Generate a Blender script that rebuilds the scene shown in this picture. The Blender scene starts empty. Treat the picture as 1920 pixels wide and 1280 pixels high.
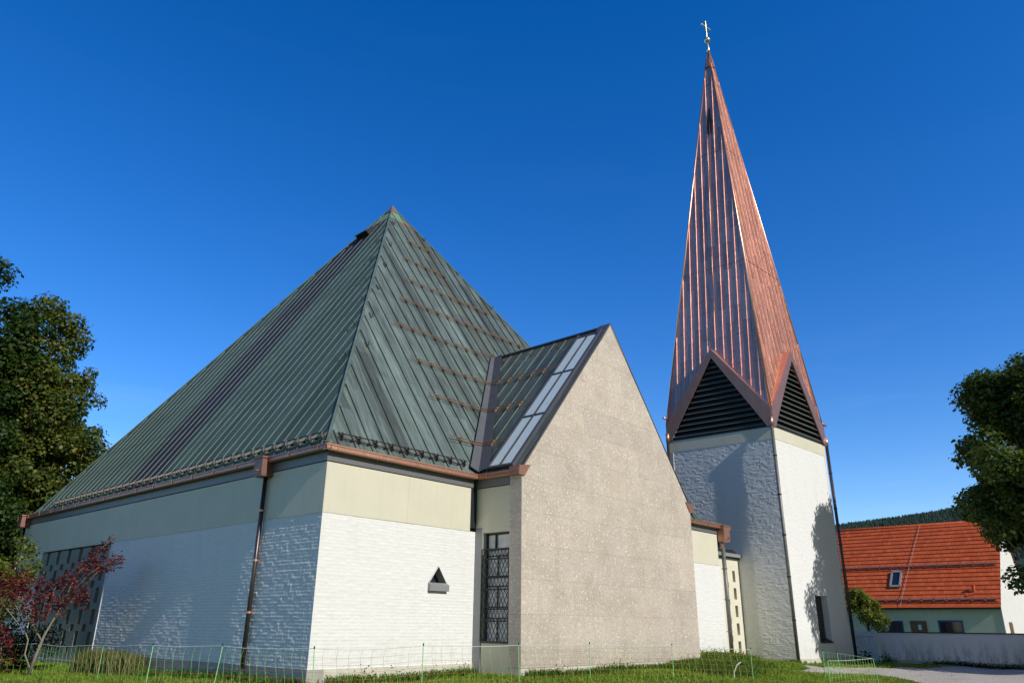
import bpy, math, random
import numpy as np
from mathutils import Vector, Matrix
random.seed(7); RNG = np.random.default_rng(11)
sc = bpy.context.scene
COL = sc.collection
V = Vector
# ------------------------------------------------------------------ camera
PITCH, ROLL, YAW = 0.3599, 0.01095, 0.7329
rt = V((math.sin(YAW), -math.cos(YAW), 0))
fw = V((math.cos(PITCH)*math.cos(YAW), math.cos(PITCH)*math.sin(YAW), math.sin(PITCH)))
up = rt.cross(fw)
cx = rt*math.cos(ROLL)+up*math.sin(ROLL); cy = -rt*math.sin(ROLL)+up*math.cos(ROLL)
cam = bpy.data.cameras.new('camera'); camo = bpy.data.objects.new('camera', cam); COL.objects.link(camo)
CAM = V((-11.007, -16.203, 1.6))
m = Matrix((cx, cy, -fw)).transposed().to_4x4(); m.translation = CAM
camo.matrix_world = m
cam.sensor_width = 36; cam.sensor_fit = 'HORIZONTAL'; cam.lens = 1407/1920*36
cam.clip_start = 0.1; cam.clip_end = 20000
sc.camera = camo
# ------------------------------------------------------------------ world and sun
SUN_EL = math.radians(33.7); GAM = math.radians(2.6)
w = bpy.data.worlds.new('World'); sc.world = w; w.use_nodes = True
nt = w.node_tree; nt.nodes.clear()
sky = nt.nodes.new('ShaderNodeTexSky'); sky.sky_type = 'NISHITA'; sky.sun_disc = False
sky.sun_elevation = SUN_EL; sky.sun_rotation = math.pi-GAM; sky.altitude = 700
sky.air_density = 1.0; sky.dust_density = 0.15; sky.ozone_density = 2.6
hs = nt.nodes.new('ShaderNodeHueSaturation'); hs.inputs['Saturation'].default_value = 1.395; hs.inputs['Value'].default_value = 2.15; hs.inputs['Hue'].default_value = 0.513
# the sky is deepest away from the sun and pales towards it
hp = nt.nodes.new('ShaderNodeHueSaturation'); hp.inputs['Saturation'].default_value = 0.45; hp.inputs['Value'].default_value = 0.42
dt = nt.nodes.new('ShaderNodeVectorMath'); dt.operation = 'DOT_PRODUCT'; dt.inputs[1].default_value = (0, -0.94, 0.34)
dr = nt.nodes.new('ShaderNodeMapRange'); dr.interpolation_type = 'SMOOTHSTEP'
dr.inputs[1].default_value = 0.15; dr.inputs[2].default_value = 0.7; dr.inputs[3].default_value = 1; dr.inputs[4].default_value = 0
hx = nt.nodes.new('ShaderNodeMixRGB')
tc = nt.nodes.new('ShaderNodeTexCoord')
mp = nt.nodes.new('ShaderNodeMapping'); mp.inputs['Scale'].default_value = (1.2, 1.2, 9); mp.inputs['Rotation'].default_value = (0.12, -0.1, 0.5)
nz = nt.nodes.new('ShaderNodeTexNoise'); nz.inputs['Scale'].default_value = 2.2; nz.inputs['Detail'].default_value = 6; nz.inputs['Roughness'].default_value = 0.55
rp = nt.nodes.new('ShaderNodeValToRGB'); rp.color_ramp.elements[0].position = 0.5; rp.color_ramp.elements[1].position = 0.85
rp.color_ramp.elements[1].color = (0.20, 0.20, 0.20, 1)
sp = nt.nodes.new('ShaderNodeSeparateXYZ')
mr = nt.nodes.new('ShaderNodeMapRange'); mr.inputs[1].default_value = 0.02; mr.inputs[2].default_value = 0.38; mr.inputs[3].default_value = 1; mr.inputs[4].default_value = 0.02
ml = nt.nodes.new('ShaderNodeMath'); ml.operation = 'MULTIPLY'
mx = nt.nodes.new('ShaderNodeMixRGB'); mx.inputs[2].default_value = (8.5, 11.5, 14.5, 1)
bg = nt.nodes.new('ShaderNodeBackground'); bg.inputs[1].default_value = 0.086
wo = nt.nodes.new('ShaderNodeOutputWorld')
L = nt.links.new
L(sky.outputs[0], hs.inputs['Color']); L(tc.outputs['Generated'], mp.inputs[0]); L(mp.outputs[0], nz.inputs['Vector'])
L(nz.outputs[0], rp.inputs[0]); L(tc.outputs['Generated'], sp.inputs[0]); L(sp.outputs[2], mr.inputs[0])
L(sky.outputs[0], hp.inputs['Color']); L(tc.outputs['Generated'], dt.inputs[0]); L(dt.outputs['Value'], dr.inputs[0]); L(dr.outputs[0], hx.inputs[0])
L(hp.outputs[0], hx.inputs[1]); L(hs.outputs[0], hx.inputs[2])
L(rp.outputs[0], ml.inputs[0]); L(mr.outputs[0], ml.inputs[1]); L(ml.outputs[0], mx.inputs[0]); L(hx.outputs[0], mx.inputs[1])
L(mx.outputs[0], bg.inputs[0]); L(bg.outputs[0], wo.inputs[0])
sl = bpy.data.lights.new('sun', 'SUN'); sl.energy = 3.9; sl.angle = math.radians(0.53); sl.color = (1, 0.962, 0.905)
so = bpy.data.objects.new('sun', sl); COL.objects.link(so)
sdir = V((-math.sin(GAM)*math.cos(SUN_EL), -math.cos(GAM)*math.cos(SUN_EL), math.sin(SUN_EL)))
so.rotation_euler = (-sdir).to_track_quat('-Z', 'Y').to_euler(); so.location = (0, -20, 40)
sc.view_settings.view_transform = 'Standard'; sc.view_settings.look = 'None'; sc.view_settings.exposure = 0; sc.view_settings.gamma = 1
sc.render.engine = 'CYCLES'

# ------------------------------------------------------------------ materials
class Mat:
    def __init__(s, name):
        s.m = bpy.data.materials.new(name); s.m.use_nodes = True; s.t = s.m.node_tree
        s.b = s.t.nodes['Principled BSDF']; s.out = s.t.nodes['Material Output']
    def n(s, ty, **k):
        nd = s.t.nodes.new('ShaderNode'+ty)
        for a, v in k.items(): setattr(nd, a, v)
        return nd
    def l(s, a, b): s.t.links.new(a, b)
    def uv(s, scale=(1, 1, 1), rot=0, src='UV'):
        c = s.n('TexCoord'); mp = s.n('Mapping'); mp.inputs['Scale'].default_value = scale; mp.inputs['Rotation'].default_value = (0, 0, rot)
        s.l(c.outputs[src], mp.inputs[0]); return mp.outputs[0]
    def noise(s, vec, scale, detail=4, rough=.55, dist=0):
        nd = s.n('TexNoise'); nd.inputs['Scale'].default_value = scale; nd.inputs['Detail'].default_value = detail
        nd.inputs['Roughness'].default_value = rough; nd.inputs['Distortion'].default_value = dist; s.l(vec, nd.inputs['Vector']); return nd.outputs[0]
    def ramp(s, f, stops):
        r = s.n('ValToRGB'); e = r.color_ramp.elements
        while len(e) < len(stops): e.new(.5)
        for el, (p, c) in zip(e, stops):
            el.position = p; el.color = (*c, 1) if isinstance(c, tuple) else (c, c, c, 1)
        s.l(f, r.inputs[0]); return r.outputs[0]
    def mix(s, f, a, b, mode='MIX'):
        x = s.n('MixRGB', blend_type=mode)
        for i, q in ((0, f), (1, a), (2, b)):
            if isinstance(q, (int, float)): x.inputs[i].default_value = q if i == 0 else (q, q, q, 1)
            elif isinstance(q, tuple): x.inputs[i].default_value = (*q, 1)
            else: s.l(q, x.inputs[i])
        return x.outputs[0]
    def math(s, op, a, b=0):
        x = s.n('Math', operation=op)
        for i, q in ((0, a), (1, b)):
            if isinstance(q, (int, float)): x.inputs[i].default_value = q
            else: s.l(q, x.inputs[i])
        return x.outputs[0]
    def bump(s, h, strength=.5, dist=.02, prev=None):
        b = s.n('Bump'); b.inputs['Strength'].default_value = strength; b.inputs['Distance'].default_value = dist
        s.l(h, b.inputs['Height'])
        if prev is not None: s.l(prev, b.inputs['Normal'])
        return b.outputs[0]
    def set(s, col=None, rough=None, metal=None, normal=None, spec=None):
        for k, q in (('Base Color', col), ('Roughness', rough), ('Metallic', metal), ('Normal', normal), ('Specular IOR Level', spec)):
            if q is None: continue
            if isinstance(q, tuple): s.b.inputs[k].default_value = (*q, 1)
            elif isinstance(q, (int, float)): s.b.inputs[k].default_value = q
            else: s.l(q, s.b.inputs[k])
        return s.m

def simple(name, col, rough=.6, metal=0., var=.12, scale=3, bump=0.):
    M = Mat(name); v = M.uv(); n = M.noise(v, scale, 6)
    c = M.mix(1, M.ramp(n, [(.3, 1-var), (.7, 1+var*.6)]), col, 'MULTIPLY')
    n2 = M.noise(v, scale*9, 4)
    nrm = M.bump(n2, bump, .01) if bump else None
    r = M.math('ADD', M.math('MULTIPLY', n2, .15), rough-.07)
    return M.set(c, r, metal, nrm)

def mat_brick_white(name):
    M = Mat(name); v = M.uv()
    fine = M.noise(v, 45, 3); mid = M.noise(v, 12, 4)
    nrm = M.bump(M.math('ADD', M.math('MULTIPLY', fine, .3), mid), .35, .012)
    st = M.noise(M.uv((1.3, .25, 1)), 1.6, 6, .6)
    c = M.mix(M.ramp(st, [(.5, 0.0), (.8, .22)]), (.80, .80, .785), (.58, .58, .56))
    sx = M.n('SeparateXYZ'); M.l(v, sx.inputs[0])
    lo = M.n('MapRange'); lo.inputs[1].default_value = 1.5; lo.inputs[2].default_value = .3; M.l(sx.outputs[1], lo.inputs[0])
    c = M.mix(M.math('MULTIPLY', lo.outputs[0], M.ramp(M.noise(M.uv((2.2, .7, 1)), 2, 6, .7), [(.42, 0.), (.68, .5)])), c, (.50, .49, .43))
    c = M.mix(M.ramp(M.noise(M.uv((6, .22, 1)), 1.4, 6, .7), [(.56, 0.), (.78, .28)]), c, (.52, .52, .50))
    c = M.mix(M.math('MULTIPLY', M.ramp(M.noise(M.uv((1, 2.6, 1)), 4, 6, .7), [(.48, 0.), (.72, 1.)]), .13), c, (.5, .5, .5))
    return M.set(c, .75, 0, nrm, .25)

def mat_stone():
    M = Mat('conglomerate stone'); v = M.uv()
    d = M.noise(v, 6, 3)
    vo = M.n('TexVoronoi'); vo.inputs['Scale'].default_value = 11; vo.inputs['Randomness'].default_value = 1; M.l(M.mix(.06, v, d, 'ADD'), vo.inputs['Vector'])
    vo2 = M.n('TexVoronoi'); vo2.inputs['Scale'].default_value = 30; M.l(v, vo2.inputs['Vector'])
    vo3 = M.n('TexVoronoi'); vo3.inputs['Scale'].default_value = 4.2; M.l(M.mix(.1, v, d, 'ADD'), vo3.inputs['Vector'])
    base = M.ramp(M.noise(v, 1.1, 6, .6), [(.3, (.49, .425, .365)), (.5, (.57, .50, .435)), (.75, (.63, .565, .50))])
    c = M.mix(M.math('MULTIPLY', M.ramp(vo2.outputs[0], [(.0, 1.), (.3, 0.)]), .6), base, (.72, .67, .59))
    sep = M.n('SeparateColor'); M.l(vo.outputs['Color'], sep.inputs[0])
    peb = M.math('MULTIPLY', M.ramp(vo.outputs[0], [(.25, 1.), (.42, 0.)]), M.ramp(sep.outputs[0], [(.5, 0.), (.62, .95)]))
    c = M.mix(peb, c, M.mix(sep.outputs[1], (.82, .785, .72), (.64, .585, .51)))
    sep3 = M.n('SeparateColor'); M.l(vo3.outputs['Color'], sep3.inputs[0])
    big = M.math('MULTIPLY', M.ramp(vo3.outputs[0], [(.18, 1.), (.26, 0.)]), M.ramp(sep3.outputs[0], [(.84, 0.), (.9, .6)]))
    c = M.mix(big, c, (.70, .65, .58))
    fine = M.noise(v, 38, 6, .75)
    pits = M.ramp(fine, [(.36, 1.), (.46, 0.)])
    lt = M.ramp(M.noise(v, 17, 6, .8, .4), [(.54, 0.), (.62, .75)]); c = M.mix(lt, c, (.80, .76, .69))
    dk = M.ramp(M.noise(v, 11, 6, .8, .6), [(.36, .7), (.44, 0.)]); c = M.mix(dk, c, (.33, .285, .24))
    c = M.mix(M.math('MULTIPLY', pits, .7), c, (.15, .125, .10))
    rust = M.ramp(M.noise(v, .45, 4), [(.55, 0.), (.75, .35)])
    c = M.mix(rust, c, (.52, .40, .28))
    b = M.n('TexBrick'); b.offset = .37; b.offset_frequency = 2
    for k, q in (('Scale', 1), ('Mortar Size', .006), ('Mortar Smooth', .2), ('Brick Width', 2.35), ('Row Height', .93), ('Bias', 0)): b.inputs[k].default_value = q
    b.inputs['Color1'].default_value = (.93, .93, .925, 1); b.inputs['Color2'].default_value = (1.06, 1.04, 1.02, 1); b.inputs['Mortar'].default_value = (.74, .73, .72, 1)
    M.l(v, b.inputs['Vector']); c = M.mix(1, c, b.outputs[0], 'MULTIPLY')
    sx = M.n('SeparateXYZ'); M.l(v, sx.inputs[0]); lo = M.n('MapRange'); lo.inputs[1].default_value = 1.3; lo.inputs[2].default_value = .45; M.l(sx.outputs[1], lo.inputs[0])
    c = M.mix(M.math('MULTIPLY', lo.outputs[0], M.ramp(M.noise(v, 1.6, 6, .7), [(.4, .1), (.65, .55)])), c, (.30, .27, .21))
    c = M.mix(M.ramp(M.noise(M.uv((3.5, .16, 1)), 1.3, 6, .65), [(.55, 0.), (.78, .30)]), c, (.34, .30, .26))
    h = M.math('ADD', M.math('MULTIPLY', fine, .8), M.math('MULTIPLY', b.outputs[0], .35))
    h = M.math('ADD', h, M.math('MULTIPLY', M.noise(v, 9, 4), .5))
    return M.set(c, .85, 0, M.bump(h, .9, .012), .2)

def mat_verdigris(name, band=False, mask=None, light=.5, pw=.56):
    M = Mat(name); v = M.uv()
    st = M.noise(M.uv((5.5, .38, 1)), 2.2, 7, .65, .3)       # streaks down the slope
    st2 = M.noise(M.uv((14, .9, 1)), 1.7, 5, .7, .2)
    # tone of each tray
    sx = M.n('SeparateXYZ'); M.l(v, sx.inputs[0])
    pid = M.math('FLOOR', M.math('DIVIDE', sx.outputs[0], pw))
    br = M.n('TexBrick'); br.offset = .47; M.l(M.uv((1, 1, 1), math.pi/2), br.inputs['Vector'])
    for k, q in (('Scale', 1), ('Mortar Size', .004), ('Mortar Smooth', .1), ('Brick Width', 2.1), ('Row Height', pw), ('Bias', 0)): br.inputs[k].default_value = q
    br.inputs['Color1'].default_value = (.0, .0, .0, 1); br.inputs['Color2'].default_value = (1, 1, 1, 1); br.inputs['Mortar'].default_value = (.5, .5, .5, 1)
    wn = M.n('TexWhiteNoise', noise_dimensions='1D'); M.l(pid, wn.inputs['W'])
    tone = M.math('ADD', M.math('ADD', M.math('MULTIPLY', st, .48), .13), M.math('ADD', M.math('MULTIPLY', wn.outputs[0], .10), M.math('ADD', M.math('MULTIPLY', br.outputs[0], .10), M.math('MULTIPLY', st2, .14))))
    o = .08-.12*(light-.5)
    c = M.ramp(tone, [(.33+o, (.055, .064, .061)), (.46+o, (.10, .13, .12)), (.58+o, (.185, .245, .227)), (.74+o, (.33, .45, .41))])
    c = M.mix(M.math('MULTIPLY', M.ramp(M.noise(v, .5, 5), [(.5, 0.), (.75, 1.)]), .35), c, (.085, .09, .065))
    oc = M.n('TexCoord'); so_ = M.n('SeparateXYZ'); M.l(oc.outputs['Object'], so_.inputs[0])
    zz = so_.outputs[2]
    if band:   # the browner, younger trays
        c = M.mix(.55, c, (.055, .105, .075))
        yy = so_.outputs[1]
        mm = M.math('MULTIPLY', M.math('GREATER_THAN', yy, 9.93), M.math('LESS_THAN', yy, 12.74))
        c = M.mix(M.math('MULTIPLY', mm, .93), c, M.mix(st2, (.022, .016, .030), (.045, .036, .052)))
    cap = M.math('GREATER_THAN', zz, 20.05)
    c = M.mix(M.math('MULTIPLY', cap, .75), c, M.ramp(st2, [(.3, (.16, .30, .17)), (.7, (.30, .46, .30))]))
    if not band:
        xx = so_.outputs[0]
        mm = M.math('MULTIPLY', M.math('MULTIPLY', M.math('LESS_THAN', zz, 20.05), M.math('GREATER_THAN', zz, 19.72)), M.math('GREATER_THAN', xx, 9.35))
        c = M.mix(M.math('MULTIPLY', mm, .85), c, (.22, .13, .085))
        ms = M.math('MULTIPLY', M.math('GREATER_THAN', xx, 9.8), M.math('LESS_THAN', xx, 10.36))
        c = M.mix(M.math('MULTIPLY', ms, .5), c, (.10, .095, .06))
    wave = M.noise(M.uv((2.0, .5, 1)), 1.4, 3)
    h = M.math('ADD', M.math('MULTIPLY', wave, 1.), M.math('MULTIPLY', br.outputs[0], .05))
    return M.set(c, M.math('ADD', M.math('MULTIPLY', st, .25), .45 if band else .36), 0.0 if band else .2, M.bump(h, .35, .05), .12 if band else .4)

def mat_copper(name, col=(.80, .43, .33), rough=.33, metal=1., panel=None, wavy=.25, dark=.35):
    M = Mat(name); v = M.uv(); n = M.noise(v, 1.3, 5, .6); n2 = M.noise(v, 9, 4, .6)
    c = M.mix(M.ramp(n, [(.35, 0.), (.7, dark)]), col, tuple(q*.62 for q in col))
    h = M.math('MULTIPLY', M.noise(M.uv((2.2, .8, 1)), 1.8, 4), 1.)
    if panel:
        br = M.n('TexBrick'); br.offset = .43; M.l(M.uv((1, 1, 1), math.pi/2), br.inputs['Vector'])
        for k, q in (('Scale', 1), ('Mortar Size', .010), ('Mortar Smooth', .1), ('Brick Width', 1.75), ('Row Height', panel), ('Bias', 0)): br.inputs[k].default_value = q
        br.inputs['Color1'].default_value = (.76, .73, .74, 1); br.inputs['Color2'].default_value = (1.12, 1.10, 1.10, 1); br.inputs['Mortar'].default_value = (.3, .25, .25, 1)
        c = M.mix(1, c, br.outputs[0], 'MULTIPLY'); h = M.math('ADD', h, M.math('MULTIPLY', br.outputs[0], .3))
        sep = M.n('SeparateColor'); M.l(br.outputs[0], sep.inputs[0])
    r = M.math('ADD', M.math('MULTIPLY', n2, .22), rough-.11)
    return M.set(c, r, metal, M.bump(h, wavy, .06), .5)

def mat_leaf(name, stops, trans=.45, rough=.5):
    M = Mat(name); g = M.n('NewGeometry'); oc = M.uv(src='Object')
    n = M.noise(oc, .35, 4)
    f = M.math('ADD', M.math('MULTIPLY', g.outputs['Random Per Island'], .55), M.math('MULTIPLY', n, .5))
    c = M.ramp(f, stops)
    M.set(c, rough, 0, None, .3)
    t = M.n('BsdfTranslucent'); M.l(M.mix(1, c, (1.1, 1.25, .6), 'MULTIPLY'), t.inputs[0]); ms = M.n('MixShader'); ms.inputs[0].default_value = trans
    M.l(M.b.outputs[0], ms.inputs[1]); M.l(t.outputs[0], ms.inputs[2]); M.l(ms.outputs[0], M.out.inputs[0])
    return M.m

def mat_grass(name, stops):
    M = Mat(name); g = M.n('NewGeometry'); oc = M.uv(src='Object')
    f = M.math('ADD', M.math('MULTIPLY', g.outputs['Random Per Island'], .5), M.math('MULTIPLY', M.noise(oc, .8, 4), .55))
    c = M.ramp(f, stops); M.set(c, .55, 0, None, .3)
    t = M.n('BsdfTranslucent'); M.l(c, t.inputs[0]); ms = M.n('MixShader'); ms.inputs[0].default_value = .4
    M.l(M.b.outputs[0], ms.inputs[1]); M.l(t.outputs[0], ms.inputs[2]); M.l(ms.outputs[0], M.out.inputs[0]); return M.m

def mat_ground():
    M = Mat('lawn soil and far fields'); oc = M.uv(src='Object')
    n = M.noise(oc, .6, 6, .65); n2 = M.noise(oc, 14, 5, .7)
    c = M.mix(n2, M.ramp(n, [(.3, (.09, .15, .02)), (.6, (.15, .23, .03)), (.8, (.20, .25, .05))]), (.03, .04, .012), 'MIX')
    return M.set(c, .9, 0, M.bump(n2, .8, .04), .1)

def mat_gravel():
    M = Mat('pale gravel'); oc = M.uv(src='Object')
    vo = M.n('TexVoronoi'); vo.inputs['Scale'].default_value = 22; M.l(oc, vo.inputs['Vector'])
    sep = M.n('SeparateColor'); M.l(vo.outputs['Color'], sep.inputs[0])
    c = M.mix(sep.outputs[0], (.38, .35, .31), (.56, .53, .48))
    c = M.mix(M.ramp(M.noise(oc, .9, 5, .65), [(.45, 0.), (.7, .6)]), c, (.36, .33, .28))
    return M.set(c, .9, 0, M.bump(vo.outputs[0], .8, .03), .15)

BRICK = mat_brick_white('white painted brick')
BRICKS = BRICK
def mat_cream():
    M = Mat('cream fibre board'); v = M.uv(); sx = M.n('SeparateXYZ'); M.l(v, sx.inputs[0])
    c = M.mix(M.ramp(M.noise(v, 1.2, 5), [(.35, 0.), (.7, 1.)]), (.715, .685, .545), (.675, .65, .515))
    st = M.noise(M.uv((5, .35, 1)), 1.6, 6, .65)
    c = M.mix(M.ramp(st, [(.52, 0.), (.75, .22)]), c, (.46, .45, .38))
    b = M.n('TexBrick'); b.offset = 0
    for k, q in (('Scale', 1), ('Mortar Size', .0035), ('Mortar Smooth', .1), ('Brick Width', 2.75), ('Row Height', 50), ('Bias', 0)): b.inputs[k].default_value = q
    b.inputs['Color1'].default_value = (.97, .97, .97, 1); b.inputs['Color2'].default_value = (1.02, 1.02, 1.02, 1); b.inputs['Mortar'].default_value = (.55, .55, .55, 1)
    M.l(v, b.inputs['Vector']); c = M.mix(1, c, b.outputs[0], 'MULTIPLY')
    return M.set(c, .6, 0, M.bump(M.noise(v, 30, 3), .05, .01), .3)
CREAM = mat_cream()
PLINTH = simple('cream plinth render', (.62, .59, .50), .8, 0, .12, 3, .25)
PLINTHG = simple('grey plinth render', (.40, .38, .34), .85, 0, .12, 3, .3)
STONE = mat_stone()
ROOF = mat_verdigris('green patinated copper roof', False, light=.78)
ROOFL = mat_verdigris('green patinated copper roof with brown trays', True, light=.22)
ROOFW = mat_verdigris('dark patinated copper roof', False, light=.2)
SEAM = simple('patinated standing seam', (.145, .205, .18), .5, .2, .35, 2, .1)
COPPER = mat_copper('new copper sheet trim', (.80, .44, .32), .45, .9, None, .2)
COPPERD = mat_copper('brown copper sheet', (.48, .25, .18), .45, .6, None, .15)
COPPERSP = mat_copper('copper spire sheet', (.86, .46, .34), .44, .95, .47, .55, .35)
COPPERE = mat_copper('bright copper edge', (.98, .56, .36), .34, .9, None, .6, .2)
ZINC = simple('dark zinc sheet', (.105, .11, .125), .45, .4, .15, 1.5, .1)
FASCIA = simple('slate grey metal fascia', (.19, .195, .205), .5, .3, .05, 2)
GREY = simple('mid grey metal panel', (.30, .31, .32), .5, .2, .05, 2)
DARK = simple('near black metal', (.022, .026, .032), .5, .3, .1, 2)
PIPE = simple('dark brown coated pipe', (.10, .082, .075), .35, .7, .2, 4)
PIPEG = simple('grey green weathered pipe', (.20, .205, .19), .5, .4, .3, 6)
VOID = simple('dark interior', (.008, .009, .010), .7)
GOLD = mat_copper('gilded metal', (.95, .80, .50), .3, 1, None, .1, .1)
LOUV = simple('dark louvre slat', (.10, .115, .105), .55, .2, .1, 2)
BRASS = simple('tarnished copper rod', (.52, .31, .19), .45, .7, .5, 5)
SNOW = simple('dull brown copper bracket', (.16, .10, .085), .4, .8, .3, 6)
SNOWL = simple('shiny metal bracket', (.30, .27, .25), .35, .85, .2, 6)
CONC = simple('concrete lattice blocks', (.30, .31, .28), .8, 0, .12, 2.5, .3)
CREAMB = simple('cream painted lattice blocks', (.74, .70, .56), .7, 0, .05, 2, .1)
WHITEP = simple('white painted render', (.78, .78, .77), .75, 0, .06, 2, .2)
MINT = simple('mint green render', (.64, .72, .54), .8, 0, .05, 2, .15)
BLUEF = simple('blue painted window frame', (.03, .10, .21), .4)
WOODD = simple('brown plank door', (.20, .11, .05), .6, 0, .3, 6, .2)
GATEM = simple('pale blue painted planks', (.56, .60, .64), .7, 0, .12, 4, .2)
PAPER = simple('white paper', (.8, .8, .8), .7)
WIRE = simple('galvanised wire', (.55, .56, .55), .4, .6)
NETG = simple('light green plastic', (.18, .62, .15), .5, 0, .1)
NETW = simple('white net cord', (.72, .76, .70), .6)
NETO = simple('orange net wire', (.62, .20, .08), .6)
NETP = simple('green fence post', (.30, .78, .28), .4)
BARK = simple('grey brown bark', (.12, .095, .07), .9, 0, .35, 6, .8)
BARKP = simple('pale bark', (.26, .23, .17), .85, 0, .2, 9, .4)
GROUND = mat_ground(); GRAVEL = mat_gravel()

def mat_skylight():
    M = Mat('frosted skylight glass'); v = M.uv(); n = M.noise(v, 3, 6, .6); n2 = M.noise(v, 60, 3)
    c = M.mix(n, (.46, .56, .59), (.58, .67, .70)); c = M.mix(M.math('MULTIPLY', n2, .35), c, (.62, .70, .72))
    return M.set(c, .38, 0, M.bump(n2, .15, .004), .5)
SKYG = mat_skylight()
def mat_glass(name, col, rough=.08):
    M = Mat(name); v = M.uv(); n = M.noise(v, 1.5, 3)
    c = M.mix(n, col, tuple(q*1.6 for q in col)); return M.set(c, rough, 0, M.bump(n, .05, .02), .8)
GLASSD = mat_glass('dark window glass', (.012, .015, .02))
def mat_leadglass():
    M = Mat('pale leaded glass'); v = M.uv(); n = M.noise(v, 2.4, 4)
    return M.set(M.mix(M.ramp(n, [(.35, 0.), (.6, 1.)]), (.5, .5, .52), (.80, .81, .82)), .45, 0, M.bump(M.noise(v, 12, 3), .3, .01), .6)
LEADG = mat_leadglass()
def mat_tiles():
    M = Mat('orange clay tiles'); v = M.uv()
    b = M.n('TexBrick'); b.offset = .5
    for k, q in (('Scale', 1), ('Mortar Size', .006), ('Mortar Smooth', .1), ('Brick Width', .26), ('Row Height', .33), ('Bias', 0)): b.inputs[k].default_value = q
    b.inputs['Color1'].default_value = (.50, .085, .024, 1); b.inputs['Color2'].default_value = (.64, .125, .036, 1); b.inputs['Mortar'].default_value = (.22, .035, .015, 1)
    M.l(v, b.inputs['Vector'])
    st = M.ramp(M.noise(M.uv((4, .8, 1)), 1.8, 5, .65), [(.52, 0.), (.75, .55)])
    c = M.mix(st, b.outputs[0], (.16, .05, .03))
    return M.set(c, .7, 0, M.bump(M.noise(v, 20, 3), .2, .01), .3)
TILE = mat_tiles()
def mat_gwall():
    M = Mat('stained white garden wall'); v = M.uv(); oc = M.n('TexCoord'); s = M.n('SeparateXYZ'); M.l(oc.outputs['Object'], s.inputs[0])
    st = M.noise(M.uv((2.6, .45, 1)), 1.5, 7, .7)
    zm = M.n('MapRange'); zm.inputs[1].default_value = 1.5; zm.inputs[2].default_value = .2; M.l(s.outputs[2], zm.inputs[0])
    f = M.math('MULTIPLY', M.ramp(st, [(.44, 0.), (.60, 1.)]), M.math('MULTIPLY', zm.outputs[0], .85))
    c = M.mix(f, (.74, .73, .71), (.18, .18, .13))
    c = M.mix(M.math('MULTIPLY', M.noise(v, 3, 6, .7), .3), c, (.45, .45, .44))
    b = M.n('TexBrick')
    for k, q in (('Scale', 1), ('Mortar Size', .010), ('Mortar Smooth', .6), ('Brick Width', .25), ('Row Height', .083)): b.inputs[k].default_value = q
    b.inputs['Color1'].default_value = (.8, .8, .8, 1); b.inputs['Color2'].default_value = (1, 1, 1, 1); b.inputs['Mortar'].default_value = (0, 0, 0, 1)
    M.l(v, b.inputs['Vector'])
    return M.set(c, .8, 0, M.bump(M.math('ADD', b.outputs[0], M.noise(v, 9, 4)), .5, .012), .2)
GWALL = mat_gwall()

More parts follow.
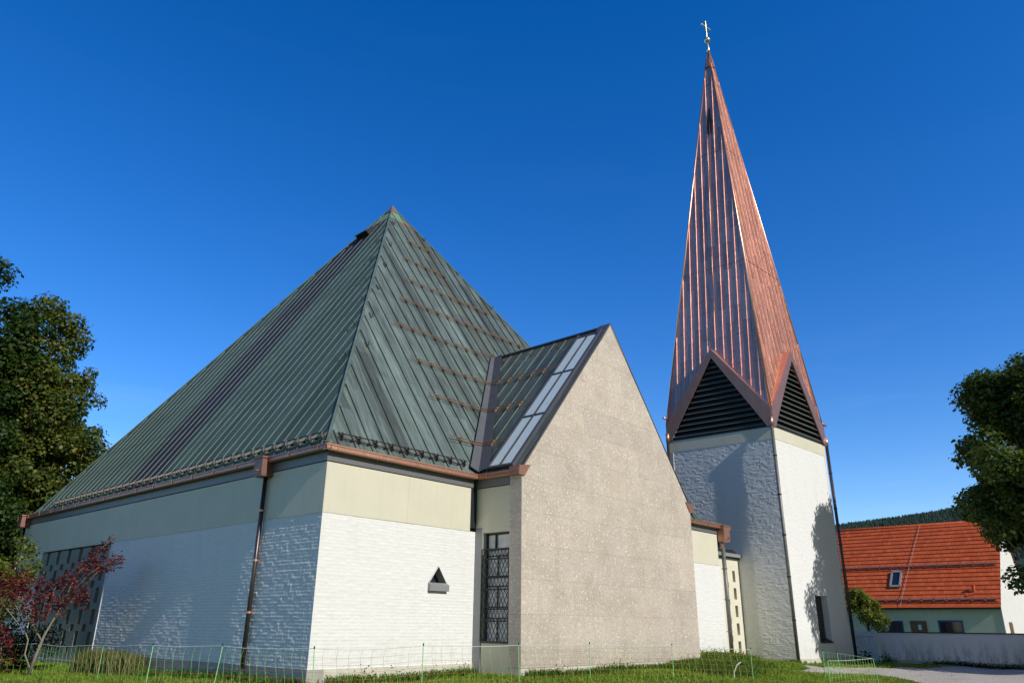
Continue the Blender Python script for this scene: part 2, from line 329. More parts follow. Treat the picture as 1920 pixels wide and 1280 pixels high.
# ------------------------------------------------------------------ mesh builder
class MB:
    def __init__(s): s.v = []; s.f = []; s.marks = []
    def use(s, i): s.marks.append((len(s.f), i)); return s
    def tri(s, *p): s.face(p); return s
    def face(s, pts): i = len(s.v); s.v += [tuple(p) for p in pts]; s.f.append(tuple(range(i, i+len(pts))))
    def prism(s, poly, d):
        """closed solid: polygon pushed along vector d"""
        poly = [V(p) for p in poly]; d = V(d); n = len(poly); i = len(s.v)
        nn = V((0, 0, 0))
        for a in range(n): nn += poly[a].cross(poly[(a+1) % n])
        s.v += [tuple(p) for p in poly]+[tuple(p+d) for p in poly]
        if nn.dot(d) > 0:
            s.f.append(tuple(range(i+n-1, i-1, -1))); s.f.append(tuple(range(i+n, i+2*n)))
            for a in range(n): b = (a+1) % n; s.f.append((i+a, i+b, i+n+b, i+n+a))
        else:
            s.f.append(tuple(range(i, i+n))); s.f.append(tuple(range(i+2*n-1, i+n-1, -1)))
            for a in range(n): b = (a+1) % n; s.f.append((i+b, i+a, i+n+a, i+n+b))
    def box(s, x0, x1, y0, y1, z0, z1):
        x0, x1 = sorted((x0, x1)); y0, y1 = sorted((y0, y1)); z0, z1 = sorted((z0, z1))
        s.prism([(x0, y0, z0), (x1, y0, z0), (x1, y1, z0), (x0, y1, z0)], (0, 0, z1-z0))
    def bar(s, a, b, wd, h, upv=(0, 0, 1)):
        a = V(a); b = V(b); d = (b-a); u = V(upv); sd = d.cross(u).normalized()*wd/2; t = sd.cross(d).normalized()*h/2
        s.prism([a-sd-t, a+sd-t, a+sd+t, a-sd+t], d)
    def tube(s, pts, r, n=8, cap=True):
        pts = [V(p) for p in pts]; rs = r if isinstance(r, (list, tuple)) else [r]*len(pts)
        i0 = len(s.v); ref = None
        for k, p in enumerate(pts):
            d = (pts[min(k+1, len(pts)-1)]-pts[max(k-1, 0)]).normalized()
            if ref is None: ref = V((0, 0, 1)) if abs(d.z) < .9 else V((1, 0, 0))
            x = d.cross(ref).normalized(); y = x.cross(d).normalized(); ref = y
            for a in range(n):
                t = 2*math.pi*a/n; s.v.append(tuple(p+(x*math.cos(t)+y*math.sin(t))*rs[k]))
        for k in range(len(pts)-1):
            for a in range(n):
                b = (a+1) % n; q = i0+k*n; s.f.append((q+a, q+b, q+n+b, q+n+a))
        if cap:
            s.f.append(tuple(i0+a for a in range(n-1, -1, -1))); q = i0+(len(pts)-1)*n; s.f.append(tuple(q+a for a in range(n)))
    def sphere(s, c, r, n=10, mseg=7):
        i0 = len(s.v); c = V(c)
        for j in range(mseg+1):
            ph = math.pi*j/mseg
            for a in range(n):
                t = 2*math.pi*a/n; s.v.append((c.x+r*math.sin(ph)*math.cos(t), c.y+r*math.sin(ph)*math.sin(t), c.z+r*math.cos(ph)))
        for j in range(mseg):
            for a in range(n): b = (a+1) % n; q = i0+j*n; s.f.append((q+a, q+n+a, q+n+b, q+b))
    def build(s, name, mat, parent=None, smooth=False, bevel=0, base=None):
        me = bpy.data.meshes.new(name)
        off = V((0, 0, 0))
        if parent is not None:
            q = parent
            while q is not None: off = off+q.location; q = q.parent
        if base is not None and parent is None: off = V(base)
        vv = [(a[0]-off.x, a[1]-off.y, a[2]-off.z) for a in s.v]
        me.from_pydata(vv, [], s.f)
        for m_ in (mat if isinstance(mat, (list, tuple)) else [mat]): me.materials.append(m_)
        if s.marks:
            ends = [q_[0] for q_ in s.marks[1:]]+[len(s.f)]
            for (st_, mi_), en_ in zip(s.marks, ends):
                for fi in range(st_, en_): me.polygons[fi].material_index = mi_
        set_uv(me, off)
        if smooth: me.polygons.foreach_set('use_smooth', [True]*len(me.polygons))
        o = bpy.data.objects.new(name, me); COL.objects.link(o)
        if parent is not None: o.parent = parent
        elif base is not None: o.location = off
        if bevel:
            bm = o.modifiers.new('bevel', 'BEVEL'); bm.width = bevel; bm.segments = 2; bm.limit_method = 'ANGLE'
        return o

def set_uv(me, off=V((0, 0, 0))):
    """metre-scaled coordinates per face: level direction, direction up the face"""
    nl = len(me.loops)
    if nl > 300000: return
    uvl = me.uv_layers.new(name='m'); vs = me.vertices; data = np.zeros(nl*2)
    for p in me.polygons:
        n = p.normal
        if abs(n.z) > .999: t = V((1, 0, 0)); b = V((0, 1, 0))
        else:
            t = V((-n.y, n.x, 0)).normalized()
            if abs(t.x) > abs(t.y):
                if t.x < 0: t = -t
            elif t.y < 0: t = -t
            b = t.cross(n); b = b if b.z > 0 else -b
        for li in p.loop_indices:
            co = vs[me.loops[li].vertex_index].co+off
            data[2*li] = co.dot(t); data[2*li+1] = co.dot(b)
    uvl.data.foreach_set('uv', data)

def tag(o, label=None, cat=None, group=None, kind=None):
    if label: o['label'] = label
    if cat: o['category'] = cat
    if group: o['group'] = group
    if kind: o['kind'] = kind
    return o
def thing(name, loc, label, cat, group=None):
    o = bpy.data.objects.new(name, None); COL.objects.link(o); o.location = loc; o.empty_display_size = .3
    return tag(o, label, cat, group)
def P3(p0, p1, p2, x=None, y=None, z=None):
    """function giving z on the plane at x, y"""
    p0, p1, p2 = V(p0), V(p1), V(p2); n = (p1-p0).cross(p2-p0).normalized()
    if n.z < 0: n = -n
    return p0, n
def zon(pl, x, y): p, n = pl; return p.z-((x-p.x)*n.x+(y-p.y)*n.y)/n.z

# ------------------------------------------------------------------ terrain
CTRL = [(-11, -16, 0.0), (-8, -6, .06), (-4.5, 5.6, .05), (-2, 11.6, -.02), (-.8, 7.6, .08), (0, 0, .2), (0, 4, .17), (0, 11.6, .16), (1.2, 17.5, .06), (0, 20, .1), (-6, 20, .1),
        (5.4, -.8, .28), (5.4, -2, .26), (10, -2.2, .3), (15.2, -2.2, .36), (17, -.6, .42), (18.5, -.3, .42), (21, -.3, .34), (23, 0, .2), (14, -6, .04), (16, -10, -.32), (12, -9, -.12), (8, -6, .12), (3, -3, .22),
        (25, -1.6, .02), (31, -2, -.06), (34, -2.4, -.12), (34, -9, -.15), (34, -20, -.2), (22, -6, -.12), (28, -7, -.2), (25, -14, -.25), (12, -16, -.35), (40, -2, -.2), (40, -12, -.2), (19, -4, 0.02), (45, 10, -.2), (30, 20, 0), (10, 35, 0), (-20, 30, 0), (-30, 0, 0), (0, -35, 0), (60, -40, -.3)]
CT = np.array(CTRL)
def ghs(x, y):
    x = np.asarray(x, float); y = np.asarray(y, float)
    d2 = (x[..., None]-CT[:, 0])**2+(y[..., None]-CT[:, 1])**2+.35
    wgt = 1/d2**1.6
    h = (wgt*CT[:, 2]).sum(-1)/wgt.sum(-1)
    h += .02*np.sin(x*1.7+y*.9)+.02*np.sin(x*.6-y*2.1+1)
    return h
def gh(x, y): return float(ghs(x, y))
def grid_mesh(name, xs, ys, zf, mat):
    X, Y = np.meshgrid(xs, ys, indexing='ij'); Z = zf(X, Y); nx, ny = X.shape
    vs = np.stack([X, Y, Z], -1).reshape(-1, 3)
    idx = np.arange(nx*ny).reshape(nx, ny)
    f = np.stack([idx[:-1, :-1], idx[1:, :-1], idx[1:, 1:], idx[:-1, 1:]], -1).reshape(-1, 4)
    me = bpy.data.meshes.new(name); me.from_pydata(vs.tolist(), [], f.tolist()); me.materials.append(mat)
    me.polygons.foreach_set('use_smooth', [True]*len(me.polygons))
    o = bpy.data.objects.new(name, me); COL.objects.link(o); return o
def axis(lo, hi, step, far):
    a = list(np.arange(lo, hi+step/2, step)); e = []; d = step; x = hi
    while x < far: d *= 1.35; x += d; e.append(x)
    s_ = []; d = step; x = lo
    while x > -far: d *= 1.35; x -= d; s_.append(x)
    return np.array(s_[::-1]+a+e)
g = grid_mesh('ground', axis(-14, 46, .6, 6000), axis(-24, 34, .6, 6000), ghs, GROUND); tag(g, kind='structure')

def in_gravel(x, y):
    # pale gravel yard: right of the lawn, in front of tower and garden wall
    edge = -3.0-.10*(x-19)+.35*np.sin(x*.9)+.2*np.sin(x*2.7)
    edge = np.where(x > 27.5, -3.9-.33*(x-27.5)+.18*np.sin(x*2.2), edge)
    left = 17.6+.9*np.sin(y*.8)+(-4.5-y)*.35
    left = np.maximum(left, 17.3-(y+3)*.0)
    return (x > left) & (y < edge)
xs = np.arange(16, 36, .2); ys = np.arange(-26, -2, .2)
X, Y = np.meshgrid(xs, ys, indexing='ij'); inside = in_gravel(X, Y) & (X < 34.2-.4*np.abs(np.sin(Y*1.3)))
Z = ghs(X, Y)+.012
vid = np.arange(X.size).reshape(X.shape); fc = inside[:-1, :-1] & inside[1:, :-1] & inside[1:, 1:] & inside[:-1, 1:]
ff = np.stack([vid[:-1, :-1], vid[1:, :-1], vid[1:, 1:], vid[:-1, 1:]], -1)[fc]
me = bpy.data.meshes.new('gravel_yard'); me.from_pydata(np.stack([X, Y, Z], -1).reshape(-1, 3).tolist(), [], ff.tolist()); me.materials.append(GRAVEL)
o = bpy.data.objects.new('gravel_yard', me); COL.objects.link(o); tag(o, kind='structure')

# ------------------------------------------------------------------ CHURCH
E = 5.85; AX, AY, AZ = 9.476, 10.432, 21.14; UR, VL = 19.18, 21.09; OH = -.23
church = thing('church', (0, 0, 0), 'white brick church under a steep green copper tent roof with a stone gable wing', 'church')
def part(mb, name, mat, parent=church, **k): return mb.build(name, mat, parent, **k)
# brick walls ------------------------------------------------------
UE = 21.0; VE = 22.0; VX = 23.4
def boxes(name, mat, lst, par=church):
    for q in lst: mb = MB(); mb.box(*q); mb.build(name, mat, par)
def brick_h(S, Z, rng):
    """relief of an old hand-laid, thickly painted brick face, metres"""
    row = np.floor(Z/.0833).astype(int); r0 = row.min(); row = row-r0; nrow = row.max()+1
    shift = rng.uniform(-.02, .02, nrow+1)+np.arange(nrow+1)%2*.125
    sx = S+shift[row]+.012*np.sin(S*2.3+Z*.7); bx = np.floor(sx/.25).astype(int); bx = bx-bx.min(); nb = bx.max()+1
    head = (rng.uniform(size=(nrow, nb)) < .35)
    fx = sx/.25-np.floor(sx/.25); fz = Z/.0833-np.floor(Z/.0833)
    hx = np.where(head[row, bx], (fx*2) % 1, fx); half = np.where(head[row, bx] & (fx > .5), 1, 0)
    o_ = rng.normal(size=(nrow, nb, 2))*.0030; tx = rng.normal(size=(nrow, nb, 2))*.0035; tz = rng.normal(size=(nrow, nb, 2))*.003
    h = o_[row, bx, half]+tx[row, bx, half]*(hx-.5)+tz[row, bx, half]*(fz-.5)
    wx = np.where(head[row, bx], .125, .25)
    dj = np.minimum(np.minimum(hx, 1-hx)*wx, np.minimum(fz, 1-fz)*.0833)
    joint = np.clip(1-dj/.014, 0, 1)
    fill = .5+.5*np.sin(S*.9+1.3*np.sin(Z*1.1))*np.sin(Z*1.7+S*.4)
    h -= joint*.0105*(.45+.55*fill)
    for f_, a_ in ((1.1, .005), (2.7, .0025), (7., .0012), (17., .0009)):
        p = rng.uniform(0, 6.28, 6); h += a_*.5*(np.sin(S*f_*1.1+p[0]+1.5*np.sin(Z*f_*.8+p[1]))+np.sin(Z*f_*1.7+p[2]+1.2*np.sin(S*f_*.6+p[3])))
    return h
def relief_wall(name, P, d, length, z0, z1, nrm, mat, par, holes=(), sx=.026, sz=.0208, seed=3, taper=True, amp=1.):
    P = np.array(P[:2]); d = np.array(d[:2]); nrm = np.array(nrm[:2]); ns = int(length/sx)+1; nz_ = int((z1-z0)/sz)+1
    S, Z = np.meshgrid(np.linspace(0, length, ns), np.linspace(z0, z1, nz_), indexing='ij')
    h = amp*brick_h(S, Z, np.random.default_rng(seed))
    if taper: h = h*np.clip(np.minimum(S, length-S)/.05, .0, 1)
    off_ = V((0, 0, 0)); q = par
    while q is not None: off_ = off_+q.location; q = q.parent
    X_ = P[0]+d[0]*S+nrm[0]*h-off_.x; Y_ = P[1]+d[1]*S+nrm[1]*h-off_.y
    vs = np.stack([X_, Y_, Z-off_.z], -1).reshape(-1, 3); vid = np.arange(ns*nz_).reshape(ns, nz_)
    f_ = np.stack([vid[:-1, :-1], vid[1:, :-1], vid[1:, 1:], vid[:-1, 1:]], -1)
    keep = np.ones(f_.shape[:2], bool); Sc = (S[:-1, :-1]+S[1:, 1:])/2; Zc = (Z[:-1, :-1]+Z[1:, 1:])/2
    for q_ in holes:
        if callable(q_): keep &= ~q_(Sc, Zc)
        else: keep &= ~((Sc > q_[0]) & (Sc < q_[1]) & (Zc > q_[2]) & (Zc < q_[3]))
    f_ = f_[keep]
    if np.cross(np.array([d[0], d[1], 0]), [0, 0, 1]) @ np.array([nrm[0], nrm[1], 0]) < 0: f_ = f_[:, ::-1]
    n_ = len(f_); me = bpy.data.meshes.new(name); me.vertices.add(len(vs)); me.vertices.foreach_set('co', vs.ravel()); me.loops.add(4*n_); me.loops.foreach_set('vertex_index', f_.ravel())
    me.polygons.add(n_); me.polygons.foreach_set('loop_start', np.arange(0, 4*n_, 4)); me.polygons.foreach_set('loop_total', np.full(n_, 4)); me.update(calc_edges=True)
    me.polygons.foreach_set('use_smooth', [True]*n_); me.materials.append(mat)
    uvl = me.uv_layers.new(name='m'); uu = np.stack([S.ravel()[f_.ravel()], Z.ravel()[f_.ravel()]], -1); uvl.data.foreach_set('uv', uu.ravel())
    o_ = bpy.data.objects.new(name, me); COL.objects.link(o_); o_.parent = par; return o_
boxes('wall_core', WHITEP, [(.02, .45, .02, 12.70, .56, 4.17), (.02, .45, 19.62, VE, .50, 4.16), (.12, .5, VE, VX, .1, 4.16), (.45, 3.6, .02, .45, .56, 4.17), (4.42, 5.47, .02, .45, .56, 4.17), (3.6, 4.42, .02, .45, .56, 2.42), (3.6, 4.42, .02, .45, 3.16, 4.17), (3.6, 4.42, .36, .45, 2.42, 3.16), (15.2, UE, .02, .45, -.2, 4.11), (UE-.4, UE, .45, 10, -.2, 4.11)])
relief_wall('brick_wall', (0, 0), (0, 1), 12.7, .56, 4.17, (-1, 0), BRICK, church, seed=3)
relief_wall('brick_wall', (0, 0), (1, 0), 5.47, .56, 4.17, (0, -1), BRICK, church, seed=4, amp=.55, holes=[lambda S_, Z_: (Z_ > 2.62) & (Z_ < 3.12-np.abs(S_-4.01)*1.37+.01)])
relief_wall('brick_wall', (15.2, 0), (1, 0), UE-15.2, 0, 4.11, (0, -1), BRICK, church, seed=5, sx=.035, sz=.0277, amp=.6)
relief_wall('brick_wall', (0, 19.62), (0, 1), VE-19.62, .5, 4.16, (-1, 0), BRICK, church, seed=6, sx=.035, sz=.0277)
b = MB(); b.box(.0, .03, 12.66, 12.72, .5, 4.17); part(b, 'wall_return', WHITEP)
boxes('cream_band', CREAM, [(-.012, .5, -.012, VE, 4.17, 5.44), (.108, .5, VE, VX, 4.16, 5.44), (.5, 5.2, -.012, .5, 4.17, 5.44), (15.2, UE-.18, -.012, .5, 4.11, 5.44), (UE-.45, UE-.18, .5, 10, 4.11, 5.44)])
boxes('plinth', PLINTHG, [(-.02, .45, -.02, 12.8, -.3, .56), (-.03, .45, 12.8, VE, -.3, .24)])
boxes('plinth', PLINTH, [(.45, 5.47, -.02, .45, -.3, .56)])
boxes('fascia', FASCIA, [(.0, 5.3, -.035, .5, 5.465, 5.76), (-.035, .0, -.035, VE, 5.465, 5.76), (0.02, .5, .02, 5.0, 5.43, 5.465), (.08, .12, VE, VX, 5.465, 5.76), (15.2, UE-.18, -.035, .5, 5.465, 5.76)])
boxes('fascia', DARK, [(UE-.18, UE+.02, -.03, .5, 4.9, 5.76), (5.2, 5.40, -.03, .4, 4.28, 5.46)])
# roof --------------------------------------------------------------
cN = V((OH+.05, OH+.05, E)); cR = V((UR, OH+.05, E)); cL = V((OH+.05, VL, E)); cF = V((UR, VL, E)); AP = V((AX, AY, AZ))
plR = P3((OH, OH, E), (20, OH, E), AP); plL = P3((OH, OH, E), (OH, 20, E), AP)
def seams(c0, c1, apex, spacing, n, h, wd, first=.3):
    """standing seams up a triangular roof face from eave c0-c1"""
    mb = MB(); mb.use(0); L_ = (c1-c0).length; t = (c1-c0).normalized(); h0 = c0+t*((apex-c0).dot(t)); s_ = (apex-h0); hs_ = s_.length; sn = s_.normalized()
    ta = (apex-c0).dot(t); k = first
    while k < L_-.15:
        fr = k/ta if k < ta else (L_-k)/(L_-ta)
        ln = hs_*fr-.12
        if ln > .2:
            a = c0+t*k+n*(h/2); mb.bar(a+sn*.05, a+sn*ln, wd, h, n)
        k += spacing
    return mb
nR = plR[1]; nL = plL[1]
roofR = part(seams(cN, cR, AP, .56, nR, .045, .022, .34).use(1).tri(cN, cR, AP), 'roof', [ROOFW, ROOF])
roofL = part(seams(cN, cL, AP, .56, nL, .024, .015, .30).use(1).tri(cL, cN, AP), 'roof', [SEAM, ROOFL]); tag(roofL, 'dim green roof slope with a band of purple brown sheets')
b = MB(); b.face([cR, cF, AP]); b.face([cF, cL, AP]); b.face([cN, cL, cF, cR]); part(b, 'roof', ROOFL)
b = MB()
for q in (cN, cR, cL):
    nn = (nR+nL).normalized() if q is cN else ((nR+V((1, 0, .6)).normalized()).normalized() if q is cR else (nL+V((0, 1, .6)).normalized()).normalized())
    b.bar(q+nn*.03, AP+nn*.03, .06, .05, nn)
part(b, 'hip_capping', SEAM)
b = MB(); c = AP+V((0, 0, -.02))
q = [(AX-.28, AY-.28, AZ-.36), (AX+.28, AY-.28, AZ-.36), (AX+.28, AY+.28, AZ-.36), (AX-.28, AY+.28, AZ-.36)]; t = (AX, AY, AZ+.16)
for i in range(4): b.face([q[i], q[(i+1) % 4], t])
b.face(q[::-1]); part(b, 'roof_cap', COPPERD)
# flat strips behind the gutters where the eaves run on past the tent roof
boxes('eave_deck', ZINC, [(UR-.6, 21.75, OH+.06, 1.4, 5.74, 5.80), (OH+.06, 1.2, VL-.6, 23.2, 5.74, 5.80)])
# gutters -----------------------------------------------------------
def gutter(mb, a, c, inward, r=.085):
    a = V(a); c = V(c); d = c-a; t = d.normalized(); i_ = V(inward)
    prof = [(-.0, .0), (-.02, .0), (-.02, -.03), (-.0, -.045), (-.0, -.13), (.03, -.155), (.13, -.155), (.16, -.12), (.16, 0.0), (.145, 0), (.145, -.11), (.02, -.12), (.012, -.02)]
    poly = [a+i_*p+V((0, 0, z)) for p, z in prof]
    mb.prism(poly, d)
    n = int(d.length/1.35)
    for k in range(n+1):
        p = a+t*(.35+k*1.35)
        if (p-a).length < d.length: mb.bar(p+i_*-.004+V((0, 0, .004)), p+i_*-.004+V((0, 0, -.14)), .05, .02, t)
b = MB(); gutter(b, (OH, OH, E), (5.28, OH, E), (0, 1, 0)); part(b, 'gutter', COPPER)
b = MB(); gutter(b, (OH, OH, E), (OH, 23.2, E), (1, 0, 0)); part(b, 'gutter', COPPERD)
b = MB(); gutter(b, (15.3, OH, E), (21.85, OH, E), (0, 1, 0)); part(b, 'gutter', COPPERD)
b = MB(); gutter(b, (5.28, OH, E), (5.28, -1.86, E), (1, 0, 0)); part(b, 'gutter', COPPERD)
b = MB()   # bright copper eave flashing with drips
def flash(mb, a, c, inw, step=.28):
    a = V(a); c = V(c); i_ = V(inw); d = c-a; n = int(d.length/step); t = d/n
    for k in range(n):
        p = a+t*k; j = random.uniform(-.012, .012); u = V((0, 0, 1))
        q = [p+i_*.10+u*(-.0+j), p+t*.93+i_*.10+u*(-.0+j), p+t*.93+i_*.26+u*(.12), p+i_*.26+u*(.12)]
        mb.prism(q, (0, 0, .012))
for a_ in (((OH+.1, OH, E), (5.2, OH, E), (0, 1, 0)), ((15.3, OH, E), (21.7, OH, E), (0, 1, 0)), ((OH, OH+.1, E), (OH, 23.0, E), (1, 0, 0), .56), ((5.28, -.35, E), (5.28, -1.8, E), (1, 0, 0))):
    b = MB(); flash(b, *a_); part(b, 'eave_flashing', COPPERE)
# downpipes and hoppers ----------------------------------------------
COPPERH = mat_copper('darkened copper box', (.30, .15, .12), .5, .5, None, .15)
def hopper(x0, x1, y0, y1, z0, z1, mat=COPPERD, outlet=None):
    mb = MB(); mb.box(x0, x1, y0, y1, z0, z1); mb.box(x0-.03, x1+.03, y0-.03, y1+.03, z1-.05, z1)
    mb.box(x0-.012, x1+.012, y0-.012, y1+.012, z0+.05, z0+.07)
    if outlet: mb.tube(outlet, .035, 8)
    return part(mb, 'rain_hopper', mat)
def pipe(x, y, z0, z1, out, r=.06, mat=PIPE, parent=church, step=1.3, kink=None):
    mb = MB(); pts = [(x, y, z0), (x, y, z1)]
    if kink: pts = [(x+kink[0], y+kink[1], z0)]+[(x, y, z0+.45), (x, y, z1)]
    mb.tube(pts, r, 12); p = part(mb, 'downpipe', mat, parent, smooth=True)
    n = 0; z = z1-.9
    while z > z0+.5:
        k = MB(); k.tube([(x, y, z-.025), (x, y, z+.025)], r*1.22, 12); k.bar((x, y, z), (x+out[0], y+out[1], z), .03, .02); k.build('pipe_bracket', COPPER if mat is PIPE else mat, p); z -= step
    return p
hopper(-.38, -.03, 2.50, 2.92, 5.32, 5.86, COPPERH, [(-.42, 2.6, 5.45), (-.5, 2.6, 5.45)])
pipe(-.10, 2.72, gh(-.2, 2.7)-.1, 5.32, (.10, 0), .058)
hopper(-.40, .05, 22.0, 22.42, 5.34, 5.86, COPPERH); pipe(-.16, 22.2, 0, 5.32, (.2, 0), .06)
hopper(20.86, 21.42, -.36, .1, 5.15, 5.86, COPPERD, [(21.2, -.36, 5.32), (21.2, -.46, 5.32)])
b = MB(); b.tube([(21.1, -.1, 4.85), (21.1, -.1, 5.2)], .075, 12); part(b, 'hopper_outlet', COPPERE, smooth=True)
pipe(21.12, -.12, gh(21, -.3)-.1, 4.9, (-.1, .12), .09, PIPEG)
b = MB(); b.tube([(-.10, 2.72, gh(-.2, 2.7)-.1), (-.10, 2.72, gh(-.2, 2.7)+.28)], .075, 12); part(b, 'pipe_foot', DARK, smooth=True)
# lattice screen in the left wall -------------------------------------
mb = MB(); y0, y1, zt, zb = 12.72, 19.62, 4.12, .24
xo, xi = .045, .34
TC = [13.35+k*1.135 for k in range(6)]; SC = [c_-.57 for c_ in TC]+[19.4-.2]
SC = [c_+.57 for c_ in TC[:5]]+[TC[5]+.48]
hw = .15; z = zt
for k in range(5):
    for (dz, cc) in ((.50, TC), (.226, SC)):
        ed = y0
        for c_ in cc: mb.box(xo, xi, ed, c_-hw, z-dz, z); ed = c_+hw
        mb.box(xo, xi, ed, y1, z-dz, z); z -= dz
mb.box(xo, xi, y0, y1, zb, z)
part(mb, 'lattice_screen', CONC)
b = MB(); b.box(.34, .44, 12.7, 19.62, .2, 4.17); part(b, 'lattice_backing', VOID)
b = MB(); b.box(-.022, .05, 12.66, 12.72, .5, 4.165); part(b, 'lattice_edge_trim', WHITEP)
# triangular niche window in right wall ----------------------------------
TA, TB, TT = V((3.66, 0, 2.62)), V((4.36, 0, 2.62)), V((4.01, 0, 3.10))
b = MB(); b.prism([TA+V((0, .27, 0)), TB+V((0, .27, 0)), TT+V((0, .27, 0))], (0, .03, 0)); tw = part(b, 'niche_window', DARK)
b = MB(); F_ = V((0, -.010, 0)); D_ = V((0, .27, 0))
for p, q in ((TA, TB), (TB, TT), (TT, TA)): b.face([p+F_, q+F_, q+D_, p+D_])
b.build('niche_reveal', simple('grey niche lining', (.30, .31, .30), .7), tw)
b = MB(); O_ = [V((3.63, 0, 2.60)), V((4.39, 0, 2.60)), V((4.01, 0, 3.145))]; I_ = [TA, TB, TT]
for i in range(3): j = (i+1) % 3; b.face([O_[i]+F_, O_[j]+F_, I_[j]+F_, I_[i]+F_])
b.build('niche_edge', WHITEP, tw)
b = MB(); b.prism([(3.64, -.01, 2.66), (3.64, -.10, 2.60), (3.64, -.10, 2.44), (3.64, -.01, 2.44)], (.72, 0, 0)); part(b, 'niche_sill', GREY, tw)
# -------- stone gable wing
GX0, GX1, GZ, GAX, GAZ, GV = 5.43, 15.22, 5.81, 10.31, 11.86, -1.85
b = MB(); b.prism([(GX0, GV, .49), (GX1, GV, .49), (GX1, GV, GZ), (GAX, GV, GAZ), (GX0, GV, GZ)], (0, .47, 0)); part(b, 'stone_gable', STONE, bevel=.012)
b = MB(); b.box(GX0+.01, GX1-.01, GV+.015, GV+.46, -.3, .49); part(b, 'gable_plinth', PLINTH)
b = MB(); b.box(5.47, 5.75, -1.38, .0, 4.12, 5.44); b.box(5.47, 5.75, -1.38, .0, -.3, 1.12); b.box(5.47, 5.75, -.31, .0, 1.12, 4.12); part(b, 'wing_wall', CREAM)
b = MB(); b.box(5.44, 5.47, -.30, -.02, -.2, 4.28); part(b, 'corner_panel', GREY)
b = MB(); b.box(5.42, 5.52, -1.38, -.0, 5.46, 5.74); part(b, 'wing_fascia', FASCIA)
b = MB(); b.box(14.95, 15.2, -1.38, .4, -.3, 5.7); part(b, 'wing_wall', CREAM)
# wing window
win = MB(); win.box(5.60, 5.64, -1.36, -.33, 4.06, 4.10); win.box(5.60, 5.64, -1.36, -.33, 3.62, 3.66); win.box(5.60, 5.64, -.37, -.33, 1.14, 4.1); win.box(5.60, 5.64, -1.36, -1.31, 1.14, 4.1); win.box(5.60, 5.64, -.72, -.67, 3.66, 4.06)
for zz in (1.75, 2.0, 2.62, 2.86, 3.46): win.box(5.61, 5.635, -1.36, -.33, zz-.015, zz+.015)
for zz0, zz1 in ((1.75, 1.14), (2.62, 2.0), (3.46, 2.86)):
    win.box(5.612, 5.632, -.80, -.77, zz1, zz0)
wo_ = part(win, 'window_frame', DARK)
b = MB(); b.box(5.655, 5.66, -1.36, -.33, 1.14, 4.1); b.build('window_pane', LEADG, wo_)
b = MB(); b.box(5.42, 5.62, -1.37, -.31, 1.10, 1.14); b.build('window_sill', DARK, wo_)
b = MB()   # diamond grille
y0, y1, z0, z1 = -1.36, -.30, 1.14, 3.64
for yy in (y0, y1): b.box(5.43, 5.455, yy-.015, yy+.015, z0, z1)
for zz in (z0, z1): b.box(5.43, 5.455, y0, y1, zz-.015, zz+.015)
for zz in (1.68, 2.05, 2.52, 2.88, 3.36): b.box(5.445, 5.475, y0, y1, zz-.018, zz+.018)
for yy in (-.62, -.98):
    for za, zb_ in ((z0, 1.68), (2.05, 2.52), (2.88, 3.36)): b.box(5.45, 5.47, yy-.014, yy+.014, za, zb_) if False else None
st = .135; hgt = z1-z0
for sg in (1, -1):
    k = -40
    while k < 40:
        # line y = y0 + k*st + sg*(z-z0)*.5
        pts = []
        za, zb_ = z0, z1
        ya = y0+k*st
        f_ = lambda z_: ya+sg*(z_-z0)*.5
        if sg > 0: lo = max(z0, z0+(y0-ya)/.5); hi = min(z1, z0+(y1-ya)/.5)
        else: lo = max(z0, z0+(ya-y1)/.5); hi = min(z1, z0+(ya-y0)/.5)
        if hi-lo > .05: b.bar((5.442+.006*sg, f_(lo), lo), (5.442+.006*sg, f_(hi), hi), .012, .012, (1, 0, 0))
        k += 1
b.build('window_grille', DARK, wo_)
# wing roof
RX, RZ = 10.28, 11.80; slW = (RZ-E)/(RX-5.28); kmR = (AZ-E)/(AY-OH)
def vval(z): return OH+(z-E)/kmR

b = MB(); b.face([(15.28, -1.86, E), (15.28, OH, E), (RX, vval(RZ)+.02, RZ), (RX, -1.86, RZ)]); part(b, 'wing_roof', ROOFW)
nW = V((-slW, 0, 1)).normalized(); nRm = nR
b = MB(); b.use(0)
k = 0
for k in range(7):
    yv = -.27+.56*k+.35
    z0 = E+.06 if yv < OH+.3 else E+(yv+.42-OH)*kmR
    z0 = max(E+.06, E+(yv+.30-OH)*kmR)
    if z0 > RZ-.3: continue
    pa = V((5.28+(z0-E)/slW, yv, z0))+nW*.03; pb = V((5.28+(RZ-.12-E)/slW, yv, RZ-.12))+nW*.03
    b.bar(pa, pb, .022, .035, nW)
b.use(1); b.face([(5.28, OH, E), (5.28, -1.86, E), (RX, -1.86, RZ), (RX, vval(RZ)+.02, RZ)]); wr = part(b, 'wing_roof', [SEAM, ROOFW])
b = MB(); b.bar((RX, -1.5, RZ+.03), (RX, vval(RZ)+.05, RZ+.03), .14, .05); part(b, 'ridge_capping', ZINC)
